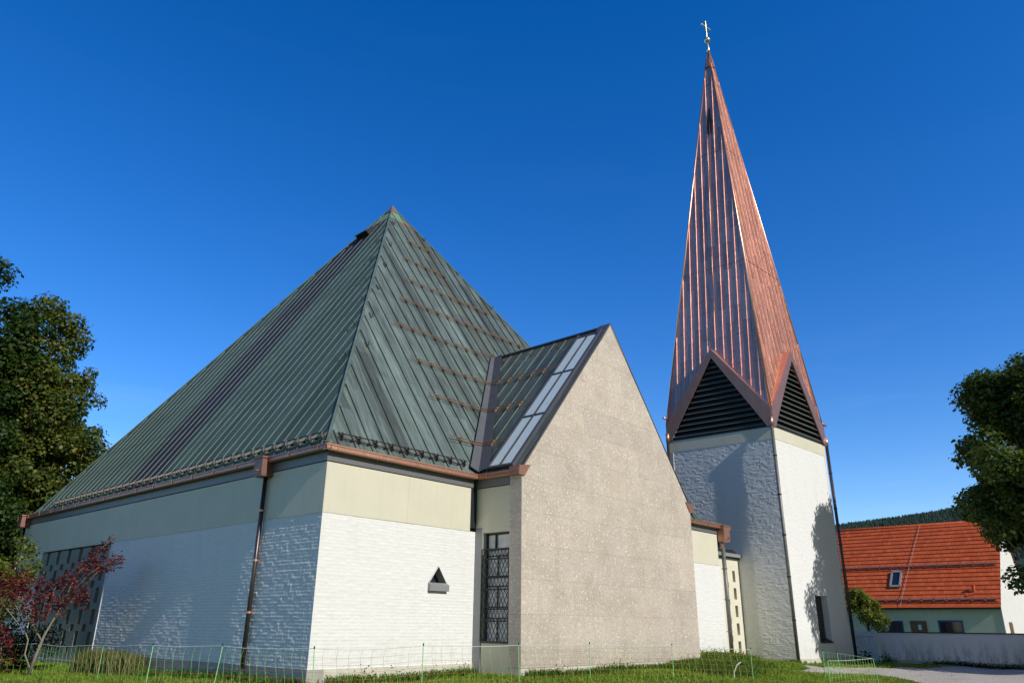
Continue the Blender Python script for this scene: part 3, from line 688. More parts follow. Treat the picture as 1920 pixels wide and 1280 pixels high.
# gable verge
b = MB()
for sx, xe in ((-1, GX0-.02), (1, GX1+.02)):
    a_ = V((xe, GV+.24, GZ+.0)); t_ = V((GAX, GV+.24, GAZ+.02)); nn = (t_-a_).cross(V((0, 1, 0))).normalized()
    if nn.z < 0: nn = -nn
    b.bar(a_+nn*.03, t_+nn*.03, .47, .05, nn)
part(b, 'verge_capping', ZINC)
for (xa, xb_) in ((5.26, 5.52), (15.46, 15.14)):
    b = MB(); b.prism([(xa, GV-.04, 5.68), (xb_, GV-.04, 5.66), (xb_+(.26 if xb_ < 10 else -.26), GV-.04, 6.02), (xa+(.02 if xa < 10 else -.02), GV-.04, 5.94)], (0, .4, 0)); part(b, 'gutter_end_box', COPPERD)
# valley flashing
A0 = V((5.28, OH, E)); A1 = V((RX, vval(RZ), RZ))
dv = (A1-A0).normalized()
side_m = (dv.cross(nRm)).normalized()
if side_m.x > 0: side_m = -side_m
side_w = (dv.cross(nW)).normalized()
if side_w.y > 0: side_w = -side_w
b = MB()
b.prism([A0+nRm*.065, A1+nRm*.065, A1+nRm*.065+side_m*.22, A0+nRm*.065+side_m*.36], nRm*.012); va = part(b, 'valley_flashing', simple('mid grey zinc sheet', (.17, .175, .19), .45, .4, .15, 1.5, .1))
b = MB(); b.prism([A0+nW*.065, A1+nW*.065, A1+nW*.065+side_w*.40, A0+nW*.065+side_w*.42], nW*.012); part(b, 'valley_flashing', ZINC)
# skylight -------------------------------------------------------------
ky0, ky1, kz0, kz1 = -.60, -1.56, 5.97, 11.50
def onw(y, z, h=0): return V((5.28+(z-E)/slW, y, z))+nW*h
b = MB(); bars = []
for yv in (ky0, (ky0+ky1)/2, ky1): b.bar(onw(yv, kz0, .07), onw(yv, kz1, .07), .055, .07, nW)
zs = [kz0, 7.85, 9.70, kz1]
for zz in zs: b.bar(onw(ky0, zz, .07), onw(ky1, zz, .07), .055, .07, nW)
b.bar(onw(ky0+.04, kz0-.05, .05), onw(ky0+.04, kz1+.15, .05), .03, .12, nW); b.bar(onw(ky1-.05, kz0-.05, .05), onw(ky1-.05, kz1+.15, .05), .04, .12, nW)
skf = part(b, 'skylight', ZINC)
for i in range(3):
    for ya, yb in ((ky0, (ky0+ky1)/2), ((ky0+ky1)/2, ky1)):
        q = MB(); q.prism([onw(ya, zs[i], .06), onw(yb, zs[i], .06), onw(yb, zs[i+1], .06), onw(ya, zs[i+1], .06)], nW*.012); q.build('skylight_pane', SKYG, skf)
# snow rods ---------------------------------------------------------------
def onR(x, z, h=0): return V((x, OH+(z-E)/kmR, z))+nRm*h
for xa, xb_, z in ((8.92, 10.22, 18.3), (7.79, 10.2, 16.6), (7.09, 12.07, 15.0), (6.03, 13.36, 13.45), (4.82, 9.38, 11.75), (9.75, 10.5, 11.93), (4.78, 8.95, 10.12), (4.80, 7.6, 8.62), (4.79, 6.3, 7.02)):
    q = MB()
    for h, dz in ((.10, 0), (.10, -.10)):
        q.tube([onR(xa-.05, z+dz, h), onR(xb_+.05, z+dz, h)], .014, 6)
    x = math.ceil((xa-.17)/.56)*.56+.16
    x = .16+.56*math.ceil((xa-.16-.05)/.56)
    while x < xb_+.06:
        q.bar(onR(x, z+.04, .06), onR(x, z-.13, .06), .035, .05, nRm); x += .56
    if xb_ > 5.9 and z < 10.5:   # runs on across the valley and the wing roof
        ye = -.50
        for dz in (0, -.10):
            zz = z+.02+dz; a_ = onR(xb_, z+dz, .10); yv = vval(zz)
            q.tube([a_, V((5.28+(zz-E)/slW, yv, zz))+nW*.11], .014, 6); q.tube([V((5.28+(zz-E)/slW, yv, zz))+nW*.11, onw(ye, zz, .11)], .014, 6)
        for k in range(7):
            yv = .08+.56*k
            if yv < vval(z)-.25: q.bar(onw(yv, z+.06, .06), onw(yv, z-.13, .06), .04, .06, nW)
    part(q, 'snow_rod', BRASS)
# roof hooks ---------------------------------------------------------------
def hook(p, n, upv):
    q = MB(); p = V(p)+n*.02; u_ = upv.normalized(); q.tube([p+u_*.28, p, p+n*.09-u_*.02, p+n*.12+u_*.10], .017, 6); part(q, 'roof_hook', DARK)
uR_ = V((0, AY-OH, AZ-E)); uL_ = V((AX-OH, 0, AZ-E)); uW_ = V((RX-5.28, 0, RZ-E))
for x, z in ((8.7, 19.4), (7.4, 17.2), (6.2, 15.3), (5.0, 13.5), (3.8, 11.6), (2.9, 10.0), (10.5, 19.2), (11.7, 17.4), (12.8, 15.6)): hook(onR(x, z), nRm, uR_)
for y, z in ((9.7, 19.2), (8.5, 17.6), (7.3, 15.9), (6.0, 14.2), (4.9, 12.8), (3.7, 11.1), (2.6, 9.5)): hook((OH+(z-E)/((AZ-E)/(AX-OH)), y, z), nL, uL_)
for y in (-.1, 1.25, 2.6): hook(onw(y+.4, 11.35), nW, uW_)
# hatch
b = MB(); kmL = (AZ-E)/(AX-OH)
def onL(y, z, h=0): return V((OH+(z-E)/kmL, y, z))+nL*h
q = [onL(11.55, 18.95, .0), onL(10.45, 18.95, .0), onL(10.3, 19.75, .0), onL(11.45, 19.75, .0)]
b.prism([onL(11.2, 19.05), onL(11.2, 19.05, .24), onL(11.2, 19.75, .04), onL(11.2, 19.75)], V((0, -.85, 0))); hh = part(b, 'roof_hatch', DARK)
b = MB(); b.prism([onL(11.25, 19.0, .26), onL(10.3, 19.0, .26), onL(10.3, 19.85, .04), onL(11.25, 19.85, .04)], nL*.02); b.build('hatch_lid', ZINC, hh)
# snow guards along the eaves -------------------------------------------------
def snow_guard(c0, t, n, sl, length, start, mat, railm, parent=church):
    r = MB(); a = V(c0)+t*start
    for off, h in ((.32, .15), (.24, .06)): r.tube([a+sl*off+n*h-t*.12, a+t*length+sl*off+n*h+t*.12], .016, 6)
    k = 0.28
    while k < length:
        r.prism([a+t*k+sl*.20+n*.02, a+t*(k+.06)+sl*.20+n*.02, a+t*(k+.06)+sl*.20+n*.10, a+t*k+sl*.20+n*.10], sl*.03); k += .28
    rail = part(r, 'snow_guard_rail', railm)
    k = 0.
    while k < length+.05:
        q = MB(); p = a+t*k
        q.prism([p+sl*.16+n*.03-t*.012, p+sl*.20+n*.12-t*.012, p+sl*.28+n*.18-t*.012, p+sl*.35+n*.18-t*.012, p+sl*.30+n*.13-t*.012, p+sl*.36+n*.07-t*.012, p+sl*.50+n*.045-t*.012, p+sl*.50+n*.03-t*.012], t*.022)
        q.build('snow_guard_bracket', mat, rail); k += .56
snow_guard(cN, V((1, 0, 0)), nR, uR_.normalized(), 4.45, .48, SNOW, SNOW)
snow_guard(cN, V((0, 1, 0)), nL, uL_.normalized(), 19.2, .30, SNOWL, DARK)
snow_guard(V((15.9, OH, E)), V((1, 0, 0)), nR, uR_.normalized(), 2.3, .2, SNOW, SNOW)

# ------------------------------------------------------------------ BELL TOWER
T0 = V((25.07, -1.38, 0)); T1 = V((31.0, -1.745, 0)); T3 = V((24.80, 4.36, 0)); T2 = T1+T3-T0
tower = thing('bell_tower', (27.8, 1.2, -.2), 'white brick bell tower with louvred gables and a tall pointed copper spire', 'tower')
TC_ = [T0, T1, T2, T3]; cen = (T0+T1+T2+T3)/4
def tp(mb, name, mat, **k): return mb.build(name, mat, tower, **k)
def off(pts, d):
    """offset a convex ccw quad outwards by d"""
    out = []
    n_ = len(pts)
    for i in range(n_):
        a, b_, c_ = pts[i-1], pts[i], pts[(i+1) % n_]
        e1 = (b_-a).normalized(); e2 = (c_-b_).normalized(); n1 = V((e1.y, -e1.x, 0)); n2 = V((e2.y, -e2.x, 0))
        bis = (n1+n2).normalized(); out.append(b_+bis*(d/bis.dot(n1)))
    return out
def zz(pts, z): return [V((p.x, p.y, z)) for p in pts]
# brick shaft with the window cut in the right face
wx0, wx1, wz0, wz1 = 27.5-25.07, 28.83-25.07, .98, 3.06
Lr = (T1-T0).length
dR = (T1-T0).normalized(); nTR = V((dR.y, -dR.x, 0)); dp = -nTR*.30
relief_wall('brick_shaft', T0, dR, Lr, -.6, 10.42, nTR, BRICK, tower, holes=[(wx0, wx1, wz0, wz1)], sx=.036, sz=.0277, seed=8, amp=.6)
dL_ = (T3-T0).normalized(); relief_wall('brick_shaft', T0, dL_, (T3-T0).length, -.6, 10.42, V((-dL_.y, dL_.x, 0)), BRICK, tower, sx=.036, sz=.0277, seed=9)
b = MB()
for P, Q in ((T1, T2), (T2, T3)): b.prism([P+V((0, 0, -.6)), Q+V((0, 0, -.6)), Q+V((0, 0, 10.415)), P+V((0, 0, 10.415))], (Q-P).cross(V((0, 0, 1))).normalized()*-.2)
tp(b, 'brick_shaft', BRICK)
b = MB()
pw_ = [T0+dR*wx0+V((0, 0, wz0)), T0+dR*wx1+V((0, 0, wz0)), T0+dR*wx1+V((0, 0, wz1)), T0+dR*wx0+V((0, 0, wz1))]
for i in range(4): p, q = pw_[i], pw_[(i+1) % 4]; b.face([p+nTR*.006, q+nTR*.006, q+dp, p+dp])
tp(b, 'window_reveal', WHITEP)
w_ = MB(); w_.prism([p+dp for p in (pw_[0], pw_[0]+dR*.80, pw_[3]+dR*.80, pw_[3])], -nTR*.03); w_.prism([pw_[0]+dR*.8+dp*1, pw_[1]+dp, pw_[2]+dp, pw_[3]+dR*.8+dp], -nTR*.03); tw_ = tp(w_, 'window_pane', GLASSD)
w_ = MB(); P0 = pw_[0]+dp*.25
for k in range(-30, 30):
    for sg in (1, -1):
        st_ = .16; H_ = wz1-wz0; W_ = .8
        lo = max(0, (-k*st_)/.5) if sg > 0 else max(0, (k*st_-W_)/.5); hi = min(H_, (W_-k*st_)/.5) if sg > 0 else min(H_, (k*st_)/.5)
        if hi-lo > .05:
            w_.bar(P0+dR*(k*st_+sg*lo*.5)+V((0, 0, lo)), P0+dR*(k*st_+sg*hi*.5)+V((0, 0, hi)), .014, .014, nTR)
w_.build('window_grille', DARK, tw_)
w_ = MB(); w_.prism([pw_[0]+V((0, 0, .0))+dp+V((0, 0, .16)), pw_[0]+nTR*.06+V((0, 0, -.03)), pw_[0]+nTR*.06+V((0, 0, -.07)), pw_[0]+dp+V((0, 0, -.0))], dR*(wx1-wx0)); w_.build('window_sill', DARK, tw_)
b = MB(); b.prism(zz(off(TC_, .012), 10.415), (0, 0, .615)); tp(b, 'cream_band', CREAM)
b = MB(); b.prism(zz(off(TC_, .015), -.6), (0, 0, 1.05 if False else .86)); tp(b, 'plinth', PLINTH)
b = MB(); b.prism(zz(off(TC_, .03), 11.03), (0, 0, .10)); tp(b, 'louvre_sill', DARK)
# core behind the louvres
b = MB(); b.prism(zz(off(TC_, -.5), 11.0), (0, 0, 1.4)); tp(b, 'belfry_core', VOID)
# spire
SB = 11.95; SA = V((27.87, 1.22, 38.3)); SC_ = zz(off(TC_, .06), SB)
spire_b = MB()
GAP = 15.78; spire_b.use(1); BK = []
for i in range(4):
    P, Q = SC_[i], SC_[(i+1) % 4]; M_ = (P+Q)/2; B_ = M_+(SA-M_)*((GAP-SB)/(SA.z-SB)); BK.append(B_)
    spire_b.face([P, B_, SA]); spire_b.face([B_, Q, SA])
spire_b.use(0)
for i in range(4):
    P, Q = SC_[i], SC_[(i+1) % 4]; e = (Q-P); Ln = e.length; d_ = e/Ln
    fn = e.cross(SA-P).normalized(); foot = P+d_*((SA-P).dot(d_)); su = (SA-foot).normalized(); sl_ = (SA-foot).length; ta = (SA-P).dot(d_); k = .22
    while k < Ln-.1:
        fr = k/ta if k < ta else (Ln-k)/(Ln-ta); gz = GAP+.05-(abs(k-Ln/2)/(Ln/2))*(GAP-SB)
        s0_ = max(.05, (gz-SB)/su.z+.10); s1_ = sl_*fr-.1
        if s1_-s0_ > .3: a_ = P+d_*k+fn*.02; spire_b.tube([a_+su*s0_, a_+su*s1_], .016, 8)
        k += .47
spire = tp(spire_b, 'spire', [mat_copper('copper standing seam', (.92, .52, .38), .42, .95, None, .3, .25), COPPERSP])
for i in range(4):
    P, Q = SC_[i], SC_[(i+1) % 4]; e = (Q-P); Ln = e.length; d_ = e/Ln; no = V((d_.y, -d_.x, 0)); M_ = (P+Q)/2
    # gable roof back to the spire
    g_ = MB(); top = V((M_.x, M_.y, GAP)); back = BK[i]
    Pb = P+V((0, 0, 0)); Qb = Q+V((0, 0, 0))
    for a_, s_ in ((Pb, 1), (Qb, -1)):
        q = [a_, top, back] if s_ > 0 else [a_, back, top]
        g_.face(q)
    g_.build('belfry_gable_roof', COPPER, spire)
    # copper frame in the gable plane
    fz0 = 11.05; hh_ = .37; fr_ = MB()
    out0 = V((P.x, P.y, fz0)); out1 = V((Q.x, Q.y, fz0))
    inl = P+d_*.31; inl = V((inl.x, inl.y, 11.13)); inr = Q-d_*.31; inr = V((inr.x, inr.y, 11.13)); intop = V((M_.x, M_.y, 15.26))
    for A_, B_, C_, D_ in (((out0), inl, intop, top), (out1, inr, intop, top)):
        q = [V((A_.x, A_.y, fz0)), V((B_.x, B_.y, fz0)), B_, C_, D_, V((A_.x, A_.y, SB+.02))]
        fr_.prism([p_+no*.0 for p_ in q], no*.05)
    fr_.build('belfry_gable_frame', COPPER if i != 3 else COPPERD, tower) if False else tp(fr_, 'belfry_gable_frame', mat_copper('pinkish copper trim', (.62, .36, .32), .42, .9, None, .12) if i == 0 else COPPERD)
    # louvres
    lv = MB(); nsl = 14; zb_, zt_ = 11.16, 15.26
    for k in range(nsl):
        z_ = zb_+(zt_-zb_)*k/nsl; wfr = 1-(z_+.12-zb_)/(zt_-zb_)
        if wfr < .03: continue
        hw_ = (Ln/2-.31)*wfr; a_ = V((M_.x, M_.y, z_))-d_*hw_-no*.02; c_ = V((M_.x, M_.y, z_))+d_*hw_-no*.02
        lv.prism([a_, a_-no*.16+V((0, 0, .15)), a_-no*.16+V((0, 0, .175)), a_+V((0, 0, .035))], c_-a_)
    # backing
    bk = V((-no.x*.22, -no.y*.22, 0))
    tp(lv, 'belfry_louvre', LOUV)
    bk_ = MB(); bk_.face([inl+bk, inr+bk, intop+bk]); tp(bk_, 'louvre_backing', VOID)
b = MB()
for i in range(4):
    b.tube([SC_[i], SC_[i]+(SA-SC_[i])*.5, SC_[i]+(SA-SC_[i])*.995], [.055, .05, .045], 10)
b.build('spire_hip', mat_copper('polished copper hip', (.93, .52, .36), .36, 1, None, .2), spire, smooth=True)
for zf in (.345, .66, .875):
    b = MB()   # stepped joints running right round
    q = [SC_[i]+(SA-SC_[i])*zf for i in range(4)]; q2 = [SC_[i]+(SA-SC_[i])*(zf+.0008) for i in range(4)]
    qo = off(q, .02); qo2 = off(q2, .02)
    for i in range(4): j = (i+1) % 4; b.face([qo[i], qo[j], qo2[j], qo2[i]]); b.face([q[i], q[j], qo[j], qo[i]])
    b.build('spire_joint', COPPERD, spire)
# slit, cable and small covers on the spire
i = 3; P, Q = SC_[3], SC_[0]; e = Q-P; fn = e.cross(SA-P).normalized(); mid = (P+Q)/2; su = (SA-mid).normalized(); sl_ = (SA-mid).length
d_ = e.normalized()
b = MB(); a_ = mid+su*sl_*.755+fn*.03; b.prism([a_-d_*.13-su*1.0, a_+d_*.13-su*1.0, a_+d_*.17, a_+su*1.0+d_*.05, a_+su*1.25, a_+su*1.0-d_*.05, a_-d_*.17], fn*.02); b.build('spire_slit', VOID, spire)
b = MB(); pts = [mid+su*sl_*f+fn*(.06+.02*math.sin(f*40))+d_*(.03*math.sin(f*30)) for f in np.linspace(.17, .75, 24)]; b.tube(pts, .018, 6); b.build('spire_cable', DARK, spire)
for (P, Q) in ((SC_[3], SC_[0]), (SC_[0], SC_[1])):
    e = Q-P; fn = e.cross(SA-P).normalized(); mid = (P+Q)/2; su = (SA-mid).normalized(); sl_ = (SA-mid).length; d_ = e.normalized()
    b = MB(); a_ = mid+su*sl_*.945; b.prism([a_-d_*.14-su*.35+fn*.01, a_+d_*.14-su*.35+fn*.01, a_+d_*.12+su*.35+fn*.01, a_-d_*.12+su*.35+fn*.01], fn*.08); b.build('spire_cover', COPPERD, spire)
# finial and cross
b = MB(); b.tube([SA+V((0, 0, -.5)), SA+V((0, 0, -.1)), SA+V((0, 0, .15)), SA+V((0, 0, .65))], [.12, .10, .05, .045], 12); fin = tp(b, 'finial', GOLD, smooth=True)
b = MB(); b.sphere(SA+V((0, 0, .60)), .20, 14, 10); b.build('finial_ball', GOLD, fin, smooth=True)
b = MB(); cd = V((.97, -.2, 0)).normalized(); c0 = SA+V((0, 0, .8))
b.bar(c0, c0+V((0, 0, 1.42)), .09, .08, cd); b.bar(c0+V((0, 0, .93))-cd*.46, c0+V((0, 0, .93))+cd*.46, .08, .09, (0, 0, 1)); b.build('cross', GOLD, fin, bevel=.01)
# tower downpipes
for i, (P, o1) in enumerate(((T0, (-.24, -.08)), (T1, (.12, -.10)), (T3, (-.12, .02)))):
    r = .08
    pp = MB(); pp.tube([(P.x+o1[0], P.y+o1[1], -.3), (P.x+o1[0], P.y+o1[1], 11.0)], r, 12); pi_ = tp(pp, 'downpipe', (PIPEG, PIPE, PIPE)[i], smooth=True)
    z_ = 9.5
    while z_ > .5: k = MB(); k.tube([(P.x+o1[0], P.y+o1[1], z_-.03), (P.x+o1[0], P.y+o1[1], z_+.03)], r*1.2, 12); k.build('pipe_bracket', DARK, pi_); z_ -= 1.9
    k = MB(); k.tube([(P.x+o1[0], P.y+o1[1], 11.0), (P.x+o1[0], P.y+o1[1], 11.45)], r*1.25, 12); k.build('pipe_collar', COPPER, pi_, smooth=True)
    if i > 0: k = MB(); k.tube([(P.x-.0, P.y, 12.3), (P.x+.55*(1 if i == 1 else -1), P.y-.05, 12.25)], .06, 8); k.build('overflow_spout', COPPER, pi_, smooth=True)

# ------------------------------------------------------------------ connecting passage
link = thing('connecting_passage', (23.2, 1.05, 0), 'low cream passage with small slot windows between church and bell tower', 'passage')
b = MB(); z = 4.12; yv0, yv1 = 1.05, 1.35
b.box(21.0, 24.88, yv0, yv1, z, 4.66)
for k in range(5):
    for dz, c_ in ((.52, 24.33), (.27, 23.58)):
        b.box(21.0, c_-.14, yv0, yv1, z-dz, z); b.box(c_+.14, 24.88, yv0, yv1, z-dz, z); z -= dz
b.box(21, 24.88, yv0, yv1, -.3, z); b.build('pierced_wall', CREAMB, link)
b = MB(); b.box(21.0, 24.8, 1.36, 1.5, -.3, 4.6); b.build('wall_backing', VOID, link)
b = MB(); b.box(21.0, 24.8, 1.5, 3.6, -.3, 4.6); b.build('passage_body', WHITEP, link)
b = MB(); b.box(21.0, 24.97, .86, 3.6, 4.74, 4.90); rr = b.build('flat_roof', GREY, link)
b = MB(); b.prism([(21.2, .90, 4.90), (24.6, .90, 4.90), (24.2, .9, 5.08), (21.2, .9, 5.06)], (0, 2.5, 0)); b.build('roof_upstand', DARK, rr)
b = MB(); b.box(21, 24.93, .95, 1.05, 4.66, 4.74); b.build('eave_shadow_board', DARK, link)

# ------------------------------------------------------------------ house beyond the wall
HX = 40.0; HY0, HY1 = -7.0, 9.0; HE = 2.78; HRX, HRZ = 44.6, 7.95
house = thing('house', (HX, -7, -.3), 'mint green house with an orange tiled roof, blue windows and a brown door', 'house')
hb = lambda mb, n, m_, par=house, **k: mb.build(n, m_, par, **k)
b = MB(); b.box(HX, HX+9.2, HY0+.02, HY1, -.4, 2.9); b.prism([(HX, HY0+.02, 2.9), (HX+9.2, HY0+.02, 2.9), (HRX, HY0+.02, 7.7)], (0, HY1-HY0-.04, 0)); hb(b, 'wall', MINT)
b = MB(); b.box(HX-.02, HX+9.22, HY0-.02, HY0+.02, -.4, 2.8); b.prism([(HX+.02, HY0-.02, 2.8), (HX+9.2, HY0-.02, 2.8), (HRX, HY0-.02, 7.75)], (0, .04, 0)); hb(b, 'gable_wall', WHITEP)
# roof with stepped tile courses
b = MB(); n = 21; ax, az = HX-.32, HE-.06
ddx = (HRX-ax)/n; ddz = (HRZ-az)/n
for k in range(n):
    x0, z0 = ax+ddx*k, az+ddz*k
    nn = V((-ddz, 0, ddx)).normalized(); p0 = V((x0, HY0-.08, z0))+nn*.055; p1 = V((x0+ddx*1.02, HY0-.08, z0+ddz*1.02))+nn*.012
    b.face([p0, p1, p1+V((0, HY1-HY0+.1, 0)), p0+V((0, HY1-HY0+.1, 0))][::-1]); b.face([p0-nn*.07, p0, p0+V((0, HY1-HY0+.1, 0)), p0-nn*.07+V((0, HY1-HY0+.1, 0))][::-1])
b.face([(HRX, HY0-.08, HRZ), (HX+9.5, HY0-.08, HE), (HX+9.5, HY1, HE), (HRX, HY1, HRZ)])
roofH = hb(b, 'roof', TILE)
b = MB(); b.tube([(HRX, HY0-.1, HRZ+.0), (HRX, HY1, HRZ+.0)], .10, 10); b.build('ridge_tiles', TILE, roofH, smooth=True)
b = MB(); b.box(HX-.36, HX-.2, HY0-.05, HY1, HE-.12, HE-.03); b.box(HX-.3, HX, HY0, HY1, HE-.05, HE); b.build('eave_board', DARK, roofH)
hn = V((-(HRZ-az), 0, HRX-ax)).normalized()
def onH(y, z, h=0): return V((ax+(z-az)*(HRX-ax)/(HRZ-az), y, z))+hn*h
for zr in (3.12, 5.15):
    y = HY0+.05
    k = 0
    while y < (HY1-1 if zr > 4 else HY1-2):
        q = MB(); dl = .66
        q.bar(onH(y+.03, zr, .13), onH(y+dl-.12, zr-.02, .13), .10, .09, hn); q.bar(onH(y+dl-.10, zr-.10, .10), onH(y+dl-.10, zr+.12, .14), .07, .06, hn); q.bar(onH(y+.0, zr-.09, .055), onH(y+dl-.1, zr-.09, .055), .03, .06, hn)
        q.build('snow_guard', COPPERD, roofH); y += dl
b = MB(); sy0, sy1 = -1.78, -1.15
for (ya, yb, za, zb_) in ((sy0, sy0+.1, 3.95, 4.85), (sy1-.1, sy1, 3.95, 4.85), (sy0, sy1, 3.9, 4.0), (sy0, sy1, 4.78, 4.88)):
    b.prism([onH(ya, za, .05), onH(yb, za, .05), onH(yb, zb_, .05), onH(ya, zb_, .05)], hn*.10)
sk = b.build('roof_window', GREY, roofH)
b = MB(); b.prism([onH(sy0+.08, 3.98, .07), onH(sy1-.08, 3.98, .07), onH(sy1-.08, 4.8, .07), onH(sy0+.08, 4.8, .07)], hn*.02); b.build('roof_window_pane', GLASSD, sk)
b = MB(); b.tube([onH(-2.55, 7.9, .12), onH(-2.2, 5.2, .14), onH(-1.95, 3.1, .14), onH(-1.9, 2.75, .12)], .012, 5); b.build('lightning_wire', WIRE, roofH)
b = MB(); p = onH(-5.75, 3.55, 0); b.tube([p, p+V((0, 0, .35))], .075, 10); b.tube([p+V((0, 0, .35)), p+V((0, 0, .42))], .11, 10); b.bar(onH(-5.35, 3.36, .06), onH(-5.85, 3.50, .06), .16, .06, hn); b.build('roof_vent', TILE, roofH)
def hwin(y0, y1, z0, z1):
    f_ = MB(); t_ = .085
    f_.box(HX-.03, HX+.02, y0, y1, z1-t_, z1); f_.box(HX-.03, HX+.02, y0, y1, z0, z0+t_); f_.box(HX-.03, HX+.02, y0, y0+t_, z0+t_, z1-t_); f_.box(HX-.03, HX+.02, y1-t_, y1, z0+t_, z1-t_)
    o_ = hb(f_, 'window', BLUEF); g_ = MB(); g_.box(HX-.008, HX-.004, y0+t_, y1-t_, z0+t_, z1-t_); g_.build('window_pane', GLASSD, o_); return o_
w1 = hwin(-1.80, -.58, .9, 2.03); w2 = hwin(-4.98, -3.70, .9, 2.07)
b = MB(); b.box(HX-.014, HX-.010, -.95, -.76, 1.48, 1.82); b.build('window_notice', PAPER, w1)
b = MB(); b.box(HX-.05, HX+.02, -3.08, -2.20, -.3, 2.03)
for k in range(7): b.box(HX-.065, HX-.05, -3.06, -2.22, .3+k*.25, .3+k*.25+.23)
dd = hb(b, 'door', WOODD)
b = MB(); b.box(HX-.075, HX-.069, -2.80, -2.62, 1.54, 1.82); b.build('door_notice', PAPER, dd)
b = MB(); b.sphere((HX-.1, -1.98, 1.93), .07, 8, 6); b.box(HX-.1, HX, -2.0, -1.96, 1.92, 1.94); hb(b, 'wall_lamp', WHITEP)
b = MB(); b.box(HX+1.2, HX+2.0, HY0-.05, HY0-.02, .9, 2.0)
for k in range(7): b.box(HX+1.2, HX+2.0, HY0-.07, HY0-.05, .93+k*.15, 1.03+k*.15)
hb(b, 'shutter', WOODD)

# ------------------------------------------------------------------ garden wall, gate
gw = thing('garden_wall', (34, -10, -.3), 'long stained white garden wall with a thin dark coping', 'wall')
b = MB(); b.box(34.0, 34.25, -30, -2.16, .08, 1.39); b.build('wall_body', GWALL, gw)
b = MB(); b.box(33.98, 34.27, -30, -2.17, -.5, .08); b.build('wall_foot', PLINTHG, gw)
b = MB(); b.box(33.94, 34.31, -30, -2.14, 1.39, 1.44); b.build('coping', DARK, gw)
gt = thing('garden_gate', (33.5, -1.55, -.2), 'pale blue wooden plank gate with a diagonal brace beside the tower', 'gate')
GYa, GYb = -2.10, -.92
n = 8
for k in range(n):
    b = MB(); y = GYa+(GYb-GYa)*k/n; wdt = (GYb-GYa)/n-.030; top = 1.42+.03*math.sin(k*2.1)
    b.prism([(33.9, y, -.22), (33.9, y+wdt, -.22), (33.9, y+wdt, top), (33.9, y+wdt/2, top+.08), (33.9, y, top)], (.03, 0, 0)); b.build('plank', GATEM, gt)
b = MB(); b.box(33.83, 33.90, GYa, GYb, 1.20, 1.34); b.box(33.83, 33.90, GYa, GYa+.42, .78, .88); b.box(33.86, 33.9, GYa, GYb, -.1, .02); b.box(33.86, 33.9, GYa, GYa+.09, -.1, 1.34)
b.bar((33.862, GYb-.06, 1.2), (33.862, GYa+.08, .0), .12, .075, (1, 0, 0)); b.build('gate_frame', GATEM, gt)
b = MB(); b.tube([(33.84, GYb-.12, .62), (33.80, GYb-.12, .62), (33.80, GYb-.2, .62)], .014, 6); b.build('handle', DARK, gt)

# ------------------------------------------------------------------ electric netting fences
def net_fence(path, label, dens=.27, hgt=.88, wave=.05, white_end=False):
    root = thing('netting_fence', (path[0][0], path[0][1], gh(path[0][0], path[0][1])), label, 'fence')
    for (x, y, tilt) in path:
        z = gh(x, y); q = MB(); q.tube([(x, y, z-.05), (x+tilt[0], y+tilt[1], z+hgt+.03)], .010, 6); q.build('fence_post', NETP, root)
        q = MB(); q.tube([(x+tilt[0], y+tilt[1], z+hgt+.0), (x+tilt[0], y+tilt[1], z+hgt+.05)], .016, 6); q.build('post_cap', DARK, root)
    for (x0, y0, t0), (x1, y1, t1) in zip(path[:-1], path[1:]):
        ln = math.hypot(x1-x0, y1-y0); n_ = max(3, int(ln/dens)); sag = .035*ln/3
        def top(f):
            x = x0+(x1-x0)*f+(t0[0]*(1-f)+t1[0]*f); y = y0+(y1-y0)*f+(t0[1]*(1-f)+t1[1]*f)
            return V((x, y, gh(x, y)*.5+.5*(gh(x0, y0)*(1-f)+gh(x1, y1)*f)+hgt-4*sag*f*(1-f)))
        def bot(f):
            x = x0+(x1-x0)*f; y = y0+(y1-y0)*f; return V((x, y, gh(x, y)+.02))
        dirn = V((x1-x0, y1-y0, 0)).normalized(); px = random.uniform(-.09, .02)
        def strut(f, h):
            a_, c_ = bot(f), top(f); p = a_+(c_-a_)*h
            return p+dirn*(math.sin(h*math.pi*1.5+.4)*wave+px*math.sin(h*3.1))*min(1, f*12, (1-f)*12)
        mv = MB().use(0)
        for k in range(1, n_):
            f = (k+random.uniform(-.12, .12))/n_
            mv.tube([strut(f, h) for h in (0, .2, .4, .6, .8, 1)], .0038, 4)
        fs = np.linspace(0, 1, 12)
        mv.use(1); mv.tube([top(f) for f in fs], .006, 4)
        mv.use(2)
        for h in (.12, .28, .45, .62, .8): mv.tube([strut(f, h) for f in fs], .0028, 3)
        mv.build('net_panel', [NETG, NETW, NETO], root)
    return root
Z0 = (0, 0)
net_fence([(-4.9, 17.5, Z0), (-3.3, 14.6, (.03, -.05)), (-2.05, 11.6, (.0, -.10)), (-1.85, 7.1, Z0), (-1.9, 4.0, (.03, 0)), (-1.35, 1.7, (.08, -.03)), (-.7, -1.3, (-.05, 0)), (1.6, -2.2, Z0), (4.4, -2.7, (.0, .03)), (6.7, -3.2, (.0, 0)), (9.3, -4.2, Z0), (12.2, -5.2, Z0)], 'low green netting fence running along the church walls and stone gable')
net_fence([(16.1, -5.9, Z0), (15.3, -6.7, (.0, .04)), (14.75, -8.0, (-.10, .06)), (11.9, -7.6, (0, 0))], 'folded green netting fence standing at the gravel edge before the tower', .17, .82, .03)
